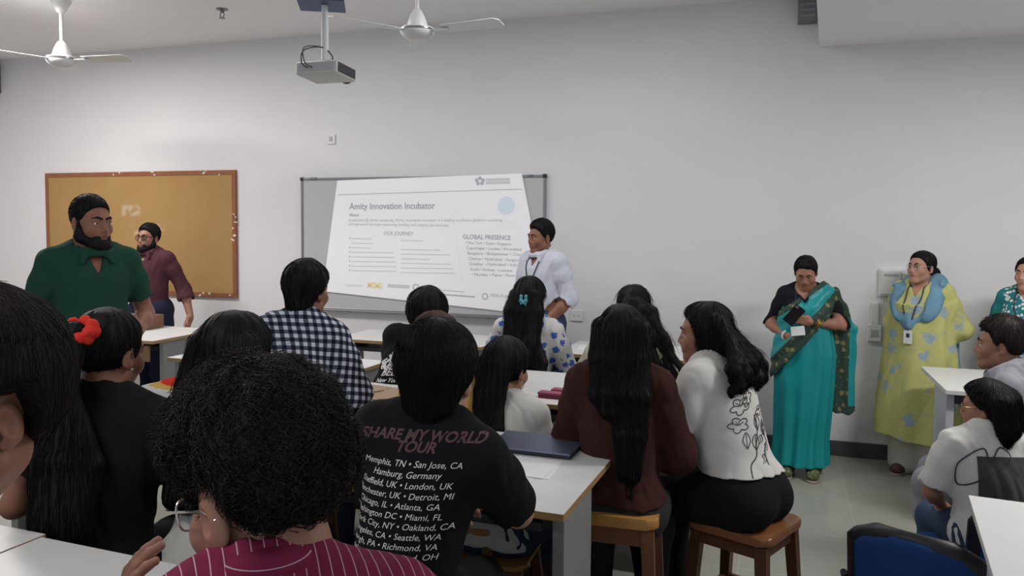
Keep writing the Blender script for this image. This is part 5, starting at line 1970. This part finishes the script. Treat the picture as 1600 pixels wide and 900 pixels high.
def seated_people():
    HS = dict(group=SEATED, seat='auto')
    # ---- front rows
    p = Person('person in checkered shirt seated at the desk, seen from behind', at(478, 404, 3.6), 158, head=(-16, -2, 0), lean=10, side=6, wide=0.92, **HS,
               arms={'R': ((0.07, 0.08, -0.26), (-0.05, 0.28, -0.29)), 'L': ((0.10, 0.10, -0.26), (-0.02, 0.3, -0.27))}, hs=1.0, hair=0.032)
    p.body(0.007)
    p.face_bits()
    p.hair('short', t=0.022, top=0.022, n=1100, strand=0.07, flowdown=0.35, fly=0.006, amp=0.004, nape=True, hl=[(-0.15, -0.10), (-0.06, -0.10), (-0.03, -0.05), (0.0, -0.01), (0.03, 0.03), (0.06, 0.06), (0.12, 0.08)])
    p.shirt('checkered_shirt', 'gingham', e=0.020, sleeve=1.45, hem=-0.10, loose=0.020, collar='shirt', collar_mat='gingham', fold=0.005, neck=0.068)
    p.trousers('trousers', 'denim'); p.shoes(); sit_stool(p, 0)

    p = Person('person in black shirt with white graffiti print seated behind the brown folder', at(668, 447, 4.50), 162, head=(4, -10, 0), lean=18, side=22, nk=0.115, **HS, hs=1.1, hair=0.04,
               arms={'R': ((0.05, 0.12, -0.25), (-0.06, 0.34, -0.24)), 'L': ((0.06, 0.12, -0.25), (-0.06, 0.34, -0.24))})
    p.body(0.007)
    p.face_bits()
    p.hair('fluffy', t=0.030, top=0.024, n=1100, strand=0.07, flowdown=0.3, fly=0.010, amp=0.008, freq=55, hl=[(-0.17, -0.09), (-0.06, -0.09), (-0.03, -0.05), (0.0, -0.01), (0.03, 0.03), (0.06, 0.06), (0.12, 0.08)])
    sh = p.shirt('black_shirt', 'cotton_black', e=0.020, sleeve=0.75, hem=-0.08, loose=0.018, collar='crew', fold=0.004)
    p.trousers('trousers', 'denim'); p.shoes(); sit_stool(p, 0)
    bed_print(p, sh)

    p = Person('person with brown hair and yellow top seated behind the printed black shirt', at(684, 487, 3.62), 160, head=(-40, -8, 0), lean=14, side=-22, wide=0.78, nk=0.14, fem=True, **HS,
               arms={'R': ((0.04, 0.04, -0.27), (-0.07, 0.22, -0.36), 'free'), 'L': ((0.02, 0.06, -0.27), (-0.09, 0.22, -0.36), 'free')}, skin='skin_mid')
    p.body(0.008)
    p.face_bits()
    p.hair('long', 'hair_brown', t=0.022, top=0.012, n=900, strand=0.12, flowdown=0.6, fly=0.008,
           extra=lambda q, F: [lock(F, [q.hp(sx, -0.09, 0.02), q.hp(sx * 1.1, -0.10, -0.10), bp(q, sx * 1.2, -0.13, 0.33)], 0.05, 0.03) for sx in (-0.05, 0, 0.05)])
    p.shirt('yellow_top', 'top_yellow', e=0.018, sleeve=1.6, hem=-0.08, loose=0.018, fold=0.005)
    p.trousers('trousers', 'denim'); p.shoes(); sit_stool(p, 0)

    p = Person('woman with teal hair clip and long wavy hair in blue floral top', at(828, 430, 4.98), 164, head=(0, -4, 0), lean=4, fem=True, wide=1.10, hs=1.1, **HS,
               arms={'R': ((0.10, 0.03, -0.27), (-0.06, 0.25, -0.26)), 'L': ((0.12, 0.05, -0.27), (-0.06, 0.27, -0.26))})
    p.body(0.008)
    p.face_bits()

    def wavy(q, F):
        rs = random.Random(4)
        for i in range(9):
            x = -0.075 + i * 0.01875
            L = 0.06 + rs.uniform(-0.05, 0.05) - (0.07 if x < -0.03 else 0)
            pts = [q.hp(x * 0.8, -0.09, 0.03), q.hp(x * 1.1, -0.115, -0.06)]
            for k in range(6):
                t = (k + 1) / 6
                pts.append(bp(q, x * (1.1 + 0.75 * t) + 0.018 * math.sin(k * 1.9 + i * 1.3) + 0.03 * t, -0.140 - 0.012 * math.cos(k * 1.7 + i), 0.44 - t * (0.44 - L)))
            lock(F, pts, 0.034, 0.016, 0.012)
    p.hair('wavy', t=0.014, top=0.010, n=1800, strand=0.16, flowdown=0.75, fly=0.020, curl=0.25, extra=wavy, amp=0.004, freq=60)
    F = Field(0.003)
    for sx in (-1, 1):
        F.rc(p.hp(sx * 0.014, -0.128, 0.022), p.hp(sx * 0.014, -0.13, -0.032), 0.010, 0.008, 0.004)
        F.rc(p.hp(sx * 0.014, -0.14, 0.0), p.hp(-sx * 0.01, -0.138, -0.02), 0.006, 0.005, 0.003)
    F.rc(p.hp(-0.02, -0.13, -0.005), p.hp(0.02, -0.13, -0.005), 0.008, 0.008, 0.004)
    F.run().obj('hair_clip', MATS['clip_teal'], p.root)
    p.shirt('floral_top', 'floral_blue', e=0.018, sleeve=1.3, hem=-0.08, loose=0.022, fold=0.004)
    p.trousers('trousers', 'denim'); p.shoes(); sit_stool(p, 0)

    p = Person('girl with dark straight hair in white top seated behind the laptop', at(793, 525, 3.62), 163, head=(-14, -8, 0), lean=24, side=-3, fem=True, **HS, skin='skin_mid', hs=1.10, nk=0.14,
               arms={'R': ((0.05, 0.04, -0.27), (-0.07, 0.22, -0.36), 'free'), 'L': ((0.05, 0.04, -0.27), (-0.07, 0.22, -0.36), 'free')})
    p.body(0.006)
    p.face_bits()

    def straight(q, F):
        for i in range(5):
            x = -0.07 + i * 0.028
            lock(F, [q.hp(x * 0.9, -0.09, 0.02), q.hp(x * 0.85, -0.108, -0.09), bp(q, x * 0.75 - 0.01, -0.13, 0.36), bp(q, x * 0.6 - 0.015, -0.135, 0.20)], 0.034, 0.014, 0.02)
        F.el(q.hp(-0.075, -0.02, -0.06), (0.022, 0.05, 0.09), None, 0.03)
    p.hair('straight', t=0.016, top=0.010, n=1500, strand=0.2, flowdown=0.75, fly=0.008, extra=straight)
    MB().tube([Vector(p.hp(0.082, -0.012, -0.036)) + Vector((0.012 * math.cos(a) * 0.4, 0.012 * math.cos(a), 0.018 * math.sin(a) - 0.018)) for a in [2 * PI * i / 16 for i in range(16)]], 0.0014, 6, True).build('hoop_earring', MATS['metal_grey'], p.root, True)
    p.shirt('white_top', 'top_white', e=0.018, sleeve=1.3, hem=-0.08, loose=0.022, fold=0.004, neck=0.075)
    p.trousers('trousers', 'denim'); p.shoes(); sit_stool(p, 0)

    # dots top with curly ponytail
    p = Person('woman with curly dark ponytail in cream top with small dark flowers', at(992, 443, 4.75), 168, head=(-8, -8, 0), lean=14, fem=True, wide=1.08, **HS, hs=1.08,
               arms={'L': ((0.16, 0.03, -0.25), (0.10, 0.26, -0.22)), 'R': ((0.08, 0.08, -0.26), (-0.05, 0.28, -0.25))})
    p.body(0.008)
    p.face_bits()

    def pony(q, F):
        rs = random.Random(9)
        F.el(q.hp(0.02, -0.12, 0.02), (0.045, 0.045, 0.04), None, 0.03)
        for i in range(10):
            x = -0.045 + i * 0.022
            pts = [q.hp(0.02 + x * 0.3, -0.13, 0.03)]
            for k in range(7):
                t = (k + 1) / 7
                pts.append(bp(q, 0.02 + x * (0.5 + 1.2 * t) + 0.06 * t + 0.022 * math.sin(k * 2.1 + i * 1.7), -0.15 - 0.03 * math.sin(t * 3) - 0.015 * math.cos(k * 2 + i), 0.66 - t * (0.46 + rs.uniform(-0.06, 0.06))))
            lock(F, pts, 0.034, 0.014, 0.008)
    p.hair('curly_pony', t=0.012, top=0.010, n=2200, strand=0.14, flowdown=0.6, fly=0.035, curl=0.6, extra=pony, amp=0.006, freq=70)
    p.shirt('flower_top', 'floral_dots', e=0.018, sleeve=1.3, hem=-0.08, loose=0.026, fold=0.004, neck=0.07)
    p.trousers('trousers', 'denim'); p.shoes(); sit_stool(p, 0)

    # long straight hair, dark maroon top, golden stool
    p = Person('woman with very long straight black hair in dark maroon top on the golden stool', at(972, 475, 3.10), 172, head=(0, -6, 0), lean=7, fem=True, wide=1.0, fat=1.0, group=SEATED, seat=0.5, hs=1.0,
               arms={'R': ((0.065, 0.08, -0.27), (-0.03, 0.30, -0.23)), 'L': ((0.06, 0.10, -0.26), (-0.04, 0.31, -0.22))})
    p.body(0.006)
    p.face_bits()

    def curtain(q, F):
        for i in range(6):
            x = -0.078 + i * 0.034
            L = 0.13 if x > -0.02 else 0.36
            lock(F, [q.hp(x * 0.95, -0.075, 0.05), q.hp(x * 1.02, -0.105, -0.07), bp(q, x * 1.05 + 0.012, -0.145, 0.42), bp(q, x * 0.8 + 0.03, -0.145, max(L, 0.28)), bp(q, x * 0.55 + 0.042, -0.145, L)], 0.034, 0.016, 0.02)
        for sg in (1, -1): F.el(q.hp(sg * 0.075, -0.02, -0.05), (0.026, 0.06, 0.10), None, 0.03)
    p.hair('curtain', t=0.018, top=0.010, n=2200, strand=0.25, flowdown=0.85, fly=0.004, extra=curtain, amp=0.0025)
    p.shirt('maroon_top', 'top_dark_maroon', e=0.030, sleeve=1.5, hem=0.02, loose=0.040, fold=0.005, neck=0.082)
    p.trousers('trousers', 'trousers_charcoal', e=0.008, top=0.07); p.shoes(); sit_stool(p, 0)

    sweater()
    tour()
    # scrunchie girl
    p = Person('girl with red scrunchie in black top seated at the left', at(170, 478, 2.45), 158, head=(-20, -8, 0), lean=5, side=5, fem=True, wide=1.22, **HS, skin='skin_brown', hs=1.08,
               arms={'R': ((0.07, 0.02, -0.27), (-0.04, 0.26, -0.23)), 'L': ((0.08, 0.0, -0.28), (-0.02, 0.20, -0.30))})
    p.body(0.005)
    p.face_bits()

    def tail(q, F):
        F.el(q.hp(-0.01, -0.115, 0.055), (0.035, 0.03, 0.03), None, 0.02)
        for i in range(7):
            x = -0.06 + i * 0.02
            lock(F, [q.hp(x * 0.3 - 0.01, -0.13, 0.06), q.hp(x * 1.0 - 0.035, -0.155, 0.0), q.hp(x * 1.2 - 0.05, -0.15, -0.09), bp(q, x * 1.3 - 0.03, -0.155, 0.34), bp(q, x * 1.1 - 0.03, -0.15, 0.14)], 0.026, 0.018, 0.016)
    p.hair('ponytail', t=0.010, top=0.010, n=2200, strand=0.14, flowdown=0.4, fly=0.010, curl=0.15, extra=tail, amp=0.003)
    F = Field(0.003)
    c, ax = p.hp(0.004, -0.124, 0.062), p.HM @ v3((0, -0.80, 0.60))
    A = np.cross(ax, v3((1, 0, 0))); A /= np.linalg.norm(A); B = np.cross(ax, A)
    for i in range(16):
        t = 2 * PI * i / 16
        F.el(c + (A * math.cos(t) * 0.85 + B * math.sin(t) * 1.25) * 0.040 + ax * 0.008 * (1 if i % 2 else -1), (0.019, 0.019, 0.019), None, 0.006)
    F.disp(lambda X, Y, Z: 0.002 * waves(X, Y, Z, 220, 3))
    F.run().obj('scrunchie', MATS['scrunchie_red'], p.root)
    ec = Vector(p.hp(0.083, -0.004, -0.036))
    b = MB(); bmesh.ops.create_uvsphere(b.bm, u_segments=10, v_segments=8, radius=0.005, matrix=Matrix.Translation(ec))
    b.build('ear_stud', MATS['metal_grey'], p.root, True)
    p.shirt('black_top', 'cotton_black', e=0.018, sleeve=0.62, hem=-0.08, loose=0.022, fold=0.004, neck=0.072)
    p.trousers('trousers', 'trousers_black'); p.shoes(); sit_stool(p, 0)

    p = Person('person with smooth dark hair seated between the checkered shirt and the curly hair', at(372, 490, 2.62), 146, head=(0, -12, 0), lean=12, fem=True, **HS, hs=1.05)
    p.body(0.008)
    p.face_bits()
    p.hair('smooth', t=0.030, top=0.012, n=1700, strand=0.18, flowdown=0.7, fly=0.012, amp=0.003,
           extra=lambda q, F: [lock(F, [q.hp(sx, -0.07, 0.03), q.hp(sx * 1.2, -0.09, -0.10), bp(q, sx * 1.25, -0.12, 0.38), bp(q, sx * 1.1, -0.13, 0.2)], 0.052, 0.03) for sx in (-0.07, -0.03, 0.01, 0.05, 0.075)])
    p.shirt('white_shirt', 'top_white', e=0.018, sleeve=1.5, hem=-0.08, loose=0.022, fold=0.004)
    p.trousers('trousers', 'denim'); p.shoes(); sit_stool(p, 0)

    # ---- right side
    p = Person('young man with short dark hair in grey hoodie seated in profile at the right', at(1570, 497, 3.60), -92, head=(0, 0, 0), lean=12, group=SEATED, seat=0.45, skin='skin_mid', hs=0.98,
               arms={'R': ((0.05, 0.06, -0.27), (-0.06, 0.24, -0.38), 'free'), 'L': ((0.07, 0.03, -0.27), (-0.04, 0.20, -0.40), 'free')})
    p.body(0.0045)
    p.face_bits(bw=1.2)
    p.hair('tousled', 'hair_soft', t=0.016, top=0.034, n=1500, strand=0.05, flowdown=0.1, fly=0.012, curl=0.5, amp=0.006, freq=80,
           hl=[(-0.15, -0.06), (-0.09, -0.055), (-0.045, -0.035), (-0.03, -0.01), (-0.012, 0.02), (0.012, 0.0), (0.026, 0.03), (0.045, 0.065), (0.066, 0.08), (0.12, 0.08)])
    p.shirt('hoodie', 'hoodie_grey', e=0.022, sleeve=1.9, hem=-0.10, loose=0.026, fold=0.006, neck=0.075,
            extra=lambda q, F: (F.torus(q.nb + v3((0, -0.03, 0.02)), 0.095, 0.034, rotm(0, -25, 0), 0.03), F.el(q.nb + v3((0, -0.12, -0.03)), (0.11, 0.06, 0.09), None, 0.03)))
    p.trousers('trousers', 'hoodie_grey'); p.shoes()
    CHAIRS.append((p, 'blue visitor chair under the young man in the grey hoodie'))

    glasses_girl()
    foreground()


def bed_print(p, sh):
    bv = bvh_of(sh)
    dr = p.RT @ v3((0, 1, 0))
    o = bp(p, -0.06, -0.5, 0.27)
    ux, uy = v3((1, 0, 0)), p.RT @ v3((0, 0, 1))
    V, Fc = text_geo('BED ST', 0.058, 'CENTER', 0.0012, 0.12)
    print_obj('print_lettering', 'print_white', sh, bv, V, Fc, o + uy * -0.035 + ux * 0.04, ux, uy, dr)
    V, Fc = text_geo('New York State', 0.036, 'CENTER', 0.0008, 0.15)
    print_obj('print_lettering', 'print_white', sh, bv, V, Fc, o + uy * -0.075 + ux * 0.05, ux, uy, dr)
    # graffiti strokes above
    rs = random.Random(12)
    AV, AF = [], []
    for i in range(9):
        x = -0.075 + i * 0.026
        hgt = (0.05, 0.09, 0.14, 0.07, 0.12, 0.06, 0.10, 0.14, 0.06)[i]
        pts = [Vector((x + 0.016 * math.sin(k * 1.1 + i * 2), 0.02 - 0.02 * (i % 3) + hgt * k / 7)) for k in range(8)]
        V, Fc = ribbon(smooth_path([(q.x, q.y, 0) for q in pts], 3), 0.010 + 0.004 * (i % 2))
        b = len(AV); AV += V; AF += [tuple(q + b for q in f) for f in Fc]
        cx, cy = x + 0.008, 0.03 + 0.012 * (i % 2)
        V, Fc = ribbon([(cx + 0.013 * math.cos(a), cy + 0.022 * math.sin(a)) for a in [2 * PI * k / 14 for k in range(15)]], 0.007)
        b = len(AV); AV += V; AF += [tuple(q + b for q in f) for f in Fc]
    print_obj('print_graffiti', 'print_white', sh, bv, AV, AF, o, ux, uy, dr)


def tour():
    p = Person('person in black tour T-shirt with white city list printed on the back', at(684, 495, 2.05), 162, head=(0, -6, 0), lean=6, side=11, wide=0.84, nk=0.105, group=SEATED, seat='auto', skin='skin_light', hs=1.06, hair=0.030,
               arms={'R': ((0.05, 0.20, -0.20), (-0.09, 0.40, -0.22)), 'L': ((0.06, 0.16, -0.24), (-0.05, 0.34, -0.22))})
    p.body(0.005)
    p.face_bits()
    p.hair('mop', t=0.024, top=0.016, n=4000, strand=0.10, flowdown=0.55, fly=0.005, amp=0.003, h=0.0035, r=0.0006, nape=True,
           hl=[(-0.17, -0.15), (-0.07, -0.14), (-0.045, -0.07), (-0.03, -0.03), (-0.012, 0.005), (0.012, 0.0), (0.03, 0.02), (0.06, 0.05), (0.12, 0.06)])
    sh = p.shirt('tour_shirt', 'cotton_black', e=0.020, sleeve=0.80, hem=-0.12, loose=0.028, collar='crew', fold=0.003, h=0.005, neck=0.068)
    p.trousers('trousers', 'trousers_black'); p.shoes(); sit_stool(p, 1)
    bv = bvh_of(sh)
    dr = p.RT @ v3((0, 1, 0))
    ux, uy = v3((1, 0, 0)), p.RT @ v3((0, 0, 1))
    uy = uy + 0.15 * ux
    o = bp(p, 0.0, -0.5, 0.468)
    rows = [('SHARE MY WORLD', 0.0, 0.037, 'print_faded', 0.0012), ('TOUR', -0.028, 0.037, 'print_faded', 0.0012)]
    names = ['Memphis, TN \u2022 San Jose, CA', 'Hamburg, Germany', 'Sheffield, UK \u2022 London, UK', 'Manchester, UK \u2022 Detroit, MI', 'Chicago, IL \u2022 Atlanta, GA', 'Washington DC \u2022 Miami, FL', 'New York City, NY \u2022 Oakland, CA', 'Los Angeles, CA \u2022 Seattle, WA', 'Pittsburgh, PA \u2022 Richmond, VA', 'Philadelphia, PA \u2022 Cleveland, OH']
    for i, nm in enumerate(names): rows.append((nm, -0.064 - 0.0258 * i, 0.0226, 'print_white', 0.0003))
    for body, dy, size, mt, bold in rows:
        V, Fc = text_geo(body, size, 'CENTER', bold if bold > 0.001 else 0.0, 0.0, 1.0)
        print_obj('print_lettering', mt, sh, bv, V, Fc, o + uy * dy, ux, uy, dr)
    V, Fc = text_geo('1997', 0.030, 'LEFT', 0.0004, 0.35)
    print_obj('print_lettering', 'print_white', sh, bv, V, Fc, o + uy * -0.342 + ux * 0.07, ux, uy, dr)
    V, Fc = ribbon(smooth_path([(-0.12, -0.415, 0), (-0.09, -0.39, 0), (-0.06, -0.40, 0), (-0.09, -0.43, 0), (-0.05, -0.41, 0), (-0.015, -0.385, 0), (-0.03, -0.425, 0), (0.0, -0.405, 0), (0.02, -0.43, 0), (0.05, -0.40, 0)], 6), 0.0035)
    print_obj('print_signature', 'print_white', sh, bv, V, Fc, o + uy * 0.07 + ux * 0.03, ux, uy, dr)


def sweater():
    p = Person('woman in white sweater with line-drawn flowers sitting on the dark stool', at(1104, 470, 3.28), -118, head=(22, -4, 0), lean=19, fem=True, wide=1.06, fat=1.05, group=SEATED, seat=0.5, skin='skin_mid', hs=0.98,
               arms={'R': ((0.04, 0.16, -0.24), (-0.05, 0.37, -0.23)), 'L': ((0.10, 0.10, -0.25), (0.02, 0.32, -0.22))})
    p.body(0.0045)
    p.face_bits()

    def wav(q, F):
        rs = random.Random(2)
        for i in range(8):
            x = -0.075 + i * 0.021
            pts = [q.hp(x * 0.9, -0.06, 0.06), q.hp(x * 1.1, -0.11, -0.03)]
            for k in range(6):
                t = (k + 1) / 6
                pts.append(bp(q, x * (1.1 + 0.5 * t) + 0.015 * math.sin(k * 2 + i), -0.135 - 0.02 * math.sin(t * 3) - 0.014 * math.cos(k * 1.8 + i), 0.50 - t * (0.10 + rs.uniform(-0.04, 0.03))))
            lock(F, pts, 0.032, 0.014, 0.012)
        for sg in (1, -1): F.el(q.hp(sg * 0.070, -0.035, -0.03), (0.024, 0.06, 0.085), q.HM, 0.03)
    p.hair('wavy', t=0.014, top=0.012, n=2000, strand=0.16, flowdown=0.7, fly=0.016, curl=0.3, extra=wav, amp=0.004, freq=60)
    sh = p.shirt('sweater', 'sweater_white', e=0.036, sleeve=1.85, hem=0.085, loose=0.030, fold=0.004, ffreq=40, h=0.005, neck=0.074)
    p.trousers('trousers', 'trousers_black', e=0.004, top=0.115); p.shoes('print_dark', 'sole_pale'); sit_stool(p, 1)
    bv = bvh_of(sh)
    # flowers drawn in line on the back, nearer her right side
    dr = v3((0.6, 0.8, 0))
    ux, uy = v3((0.8, -0.6, 0)), v3((0, 0, 1))
    o = bp(p, 0.0, -0.02, 0.255) - dr * 0.5 + ux * 0.04
    AV, AF = [], []

    def add(pts, wd=0.0042):
        V, Fc = ribbon(smooth_path([(a, b, 0) for a, b in pts], 5), wd)
        n = len(AV)
        AV.extend(V); AF.extend([tuple(i + n for i in f) for f in Fc])
    rs = random.Random(5)

    def flower(cx, cy, r, pet=5, rot=0.0, sq=0.62):
        pts = []
        for i in range(pet * 6 + 1):
            a = 2 * PI * i / (pet * 6)
            rr = r * (0.62 + 0.38 * abs(math.sin(a * pet / 2)))
            x, y = rr * math.cos(a), rr * math.sin(a) * sq
            pts.append((cx + x * math.cos(rot) - y * math.sin(rot), cy + x * math.sin(rot) + y * math.cos(rot)))
        add(pts, 0.0036)
        for k in range(4):
            a = rot + 0.6 + k * 0.7
            add([(cx + r * 0.1 * math.cos(a), cy), (cx + r * 0.4 * math.cos(a), cy + r * 0.28 * math.sin(a)), (cx + r * 0.62 * math.cos(a), cy + r * 0.34 * math.sin(a))], 0.003)
    flower(-0.06, 0.10, 0.050, 5, 0.3)
    flower(-0.075, 0.03, 0.048, 5, 0.1)
    flower(-0.02, 0.125, 0.035, 6, 0.8)
    flower(0.05, 0.07, 0.03, 5, 0.2)
    for k in range(4):
        x, y = (-0.045, 0.02, 0.06, 0.0)[k], (-0.03, 0.03, 0.0, -0.04)[k]
        add([(x, y - 0.03), (x - 0.018, y), (x, y + 0.03), (x + 0.018, y), (x, y - 0.03)], 0.0034)
        add([(x, y - 0.03), (x, y + 0.025)], 0.0028)
    add([(-0.05, -0.16), (-0.04, -0.12), (-0.005, -0.09), (0.0, -0.05), (0.015, 0.0), (0.01, 0.06)], 0.005)
    add([(0.05, -0.13), (0.045, -0.08), (0.07, -0.05), (0.05, 0.0), (0.07, 0.05)], 0.004)
    for k in range(8):
        x, y = 0.02 + 0.014 * (k % 4), -0.12 + 0.035 * (k // 2)
        add([(x, y), (x + 0.012, y + 0.014), (x + 0.004, y + 0.026), (x + 0.018, y + 0.03)], 0.0034)
    print_obj('print_flowers', 'print_dark', sh, bv, AV, AF, o, ux, uy, dr, 0.002)


def glasses_girl():
    p = Person('person with short black hair and gold glasses in white T-shirt', at(1545, 592, 3.08), -152, head=(52, -4, 0), lean=12, group=SEATED, seat=0.43, skin='skin_mid', hs=1.08, wide=1.24, fem=True,
               arms={'R': ((0.08, 0.05, -0.27), (-0.05, 0.24, -0.38), 'free'), 'L': ((0.09, 0.03, -0.27), (-0.05, 0.20, -0.40), 'free')})
    p.body(0.0045)
    p.face_bits()
    p.hair('bob', t=0.024, top=0.014, n=2200, strand=0.14, flowdown=0.6, fly=0.010, amp=0.004,
           hl=[(-0.2, -0.15), (-0.05, -0.14), (-0.03, -0.08), (-0.012, -0.01), (0.01, 0.0), (0.03, 0.03), (0.05, 0.055), (0.08, 0.075), (0.12, 0.08)],
           extra=lambda q, F: [lock(F, [q.hp(sx, -0.08, 0.03), q.hp(sx * 1.15, -0.10, -0.08), q.hp(sx * 1.2, -0.085, -0.15)], 0.05, 0.022) for sx in (-0.06, -0.02, 0.02, 0.06)])
    p.glasses('glasses_gold', thick=0.0016, w=0.027, hgt=0.022, rounded=0.8)
    z1, z0 = float(p.nb[2]) - 0.16, float(p.nb[2]) - 0.40
    sh = p.shirt('tshirt', 'top_white', e=0.020, sleeve=0.9, hem=-0.12, loose=0.030, collar='crew', collar_mat='top_white', fold=0.005, h=0.005, neck=0.074)
    p.trousers('trousers', 'denim'); p.shoes()
    bv = bvh_of(sh)
    dr = p.RT @ v3((0, 1, 0)); ux, uy = v3((1, 0, 0)), p.RT @ v3((0, 0, 1))
    o = bp(p, 0.02, -0.5, 0.36)
    # dark panel and line heart
    N = 40
    V = [Vector((-0.10 + 0.24 * i / N, -0.20 + 0.22 * j / N)) for j in range(N + 1) for i in range(N + 1)]
    Fc = [(j * (N + 1) + i, j * (N + 1) + i + 1, (j + 1) * (N + 1) + i + 1, (j + 1) * (N + 1) + i) for j in range(N) for i in range(N)]
    print_obj('print_panel', 'print_panel_grey', sh, bv, V, Fc, o, ux, uy, dr, 0.004)
    V, Fc = ribbon(smooth_path([(-0.08, -0.06, 0), (-0.15, -0.09, 0), (-0.16, -0.01, 0), (-0.08, 0.05, 0), (-0.06, 0.0, 0), (-0.02, 0.055, 0), (0.015, 0.02, 0), (-0.03, -0.03, 0)], 8), 0.005)
    print_obj('print_heart', 'print_dark', sh, bv, V, Fc, o, ux, uy, dr, 0.0055)
    CHAIRS.append((p, 'blue visitor chair under the person in the white T-shirt'))


def foreground():
    # curly hair, magenta pinstripe shirt
    p = Person('person with big curly dark hair and glasses in magenta pinstripe shirt, nearest in front', at(385, 550, 1.05), 182, head=(34, -16, -3), lean=16, nk=0.100, neckf=0.035, group=SEATED, seat='auto', skin='skin_mid', wide=1.0, hs=1.06, hair=0.062,
               arms={'L': ((0.12, 0.12, -0.25), (0.035, 0.245, -0.125), 'free'), 'R': ((0.08, 0.10, -0.27), (-0.06, 0.30, -0.24))})
    p.body(0.0036, [(('L', (0.15, 0.35, 0.85), (0.9, 0.1, -0.3), (0.2, 0.9, -0.2)), dict(curl=0.25, spread=0.25))])
    p.face_bits()
    p.hair('curly', 'hair_soft', t=0.033, top=0.038, taper=0.085, h=0.004, n=9000, strand=0.032, flowdown=0.35, fly=0.016, curl=1.6, amp=0.010, freq=85, r=0.0006, seed=3,
           hl=[(-0.18, -0.075), (-0.10, -0.065), (-0.06, -0.045), (-0.045, 0.0), (-0.03, 0.05), (-0.012, 0.055), (0.012, 0.05), (0.03, 0.02), (0.05, 0.04), (0.08, 0.055), (0.14, 0.06)])
    # cropped nape
    p.glasses('glasses_metal', thick=0.0015, w=0.028, hgt=0.021, rounded=0.6)
    p.shirt('pinstripe_shirt', 'pinstripe', e=0.018, sleeve=1.85, hem=-0.10, loose=0.020, collar='shirt', collar_mat='pinstripe_collar', fold=0.004, h=0.005, neck=0.068)
    p.trousers('trousers', 'trousers_navy'); p.shoes(); sit_stool(p, 0)
    # head at the left edge
    p = Person('person with short dark hair at the left edge, ear and cheek showing', at(-74, 455, 1.22), -96, head=(36, -10, 0), lean=-32, neckf=-0.05, size=1.06, group=SEATED, seat='auto', hair=0.056, skin='skin_mid', hs=1.10,
               arms={'R': ((0.09, 0.06, -0.27), (-0.02, 0.25, -0.24)), 'L': ((0.06, 0.10, -0.26), (-0.06, 0.30, -0.25))})
    p.body(0.0045)
    p.face_bits()
    p.hair('short', 'hair_soft', t=0.046, top=0.040, n=6000, strand=0.05, flowdown=0.35, fly=0.004, amp=0.003, r=0.0005, nape=False,
           hl=[(-0.17, -0.10), (-0.09, -0.085), (-0.055, -0.06), (-0.045, -0.01), (-0.03, 0.035), (0.02, 0.04), (0.045, 0.06), (0.066, 0.078), (0.12, 0.09)])
    p.shirt('olive_shirt', 'shirt_olive', e=0.018, sleeve=1.85, hem=-0.10, loose=0.022, fold=0.005)
    p.trousers('trousers', 'denim'); p.shoes(); sit_stool(p, 0)


CHAIRS = []


def cloth_bag():
    q = onz(262, 632, 0.80)
    r = empty('cloth_bag', q, 0.5, 'white cloth bag with red, yellow and blue print, beside the curly hair', 'bag')
    F = Field(0.006)
    F.el((0, 0, 0.055), (0.16, 0.11, 0.06), None, 0.04)
    F.el((0.07, 0.02, 0.08), (0.10, 0.08, 0.05), None, 0.04)
    F.disp(lambda X, Y, Z: 0.007 * np.abs(waves(X, Y, Z, 45, 21)))
    F.cut(lambda X, Y, Z: -Z)
    o = F.run().obj('pouch', [MATS['top_white'], MATS['scrunchie_red'], MATS['top_yellow'], MATS['bag_blue']], r,
                    lambda V: np.where(V[:, 2] + 0.15 * V[:, 0] > 0.108, 1, np.where(V[:, 2] + 0.15 * V[:, 0] > 0.092, 2, np.where((np.abs(V[:, 2] - 0.055) < 0.012) & (np.abs(V[:, 0] + 0.06) < 0.05), 3, 0))))
    MB().tube(smooth_path([(-0.12, 0, 0.06), (-0.19, -0.03, 0.03), (-0.20, 0.05, 0.008), (-0.12, 0.08, 0.01)], 6), 0.007, 8).build('strap', MATS['top_white'], r, True)
room(); lamps(); boards(); wall_bits()
fan((*at(652, 47, 5.1)[:2], at(652, 47, 5.1).z), [math.radians(a) for a in (-5, 115, 235)], 'white ceiling fan right of the projector', 0.60)
fan((*at(97, 92, 6.0)[:2], at(97, 92, 6.0).z), [math.radians(a) for a in (10, 130, 250)], 'white ceiling fan at the far left')
projector()
stool_a, stool_b = furniture()
small_things()
people_mats()
fabric('bag_blue', (0.03, 0.22, 0.33))
fabric('shirt_olive', (0.14, 0.15, 0.11))
plain('print_panel_grey', (0.05, 0.052, 0.05), 0.8)
standing_people()
seated_people()
cloth_bag()
used = [False, False]
for p, kind in STOOLS:
    src = (stool_a, stool_b)[kind]
    if not used[kind]: st = src; used[kind] = True
    else: st = copy_tree(src)
    st.location = (p.loc.x + 0.0, p.loc.y, 0)
    st.rotation_euler = (0, 0, p.rz if kind == 0 else p.rz)
    if abs(p.seat - 0.5) > 0.01: st.scale = (1, 1, p.seat / 0.5)
    st['label'] = ('golden wooden stool under the ' if kind == 0 else 'dark brown wooden stool under the ') + ' '.join(p.root['label'].split(' seated')[0].split(' sitting')[0].split()[:10])
    st['category'] = 'stool'; st['group'] = 'wooden stools'
for p, lb in CHAIRS:
    d = Matrix.Rotation(p.rz, 3, 'Z') @ Vector((0, -0.03, 0))
    office_chair(p.loc.x + d.x, p.loc.y + d.y, p.rz, lb)
office_chair(0.54, 2.94, math.radians(-26), 'empty blue visitor chair with black back at the lower right desk')
bpy.context.view_layer.update()
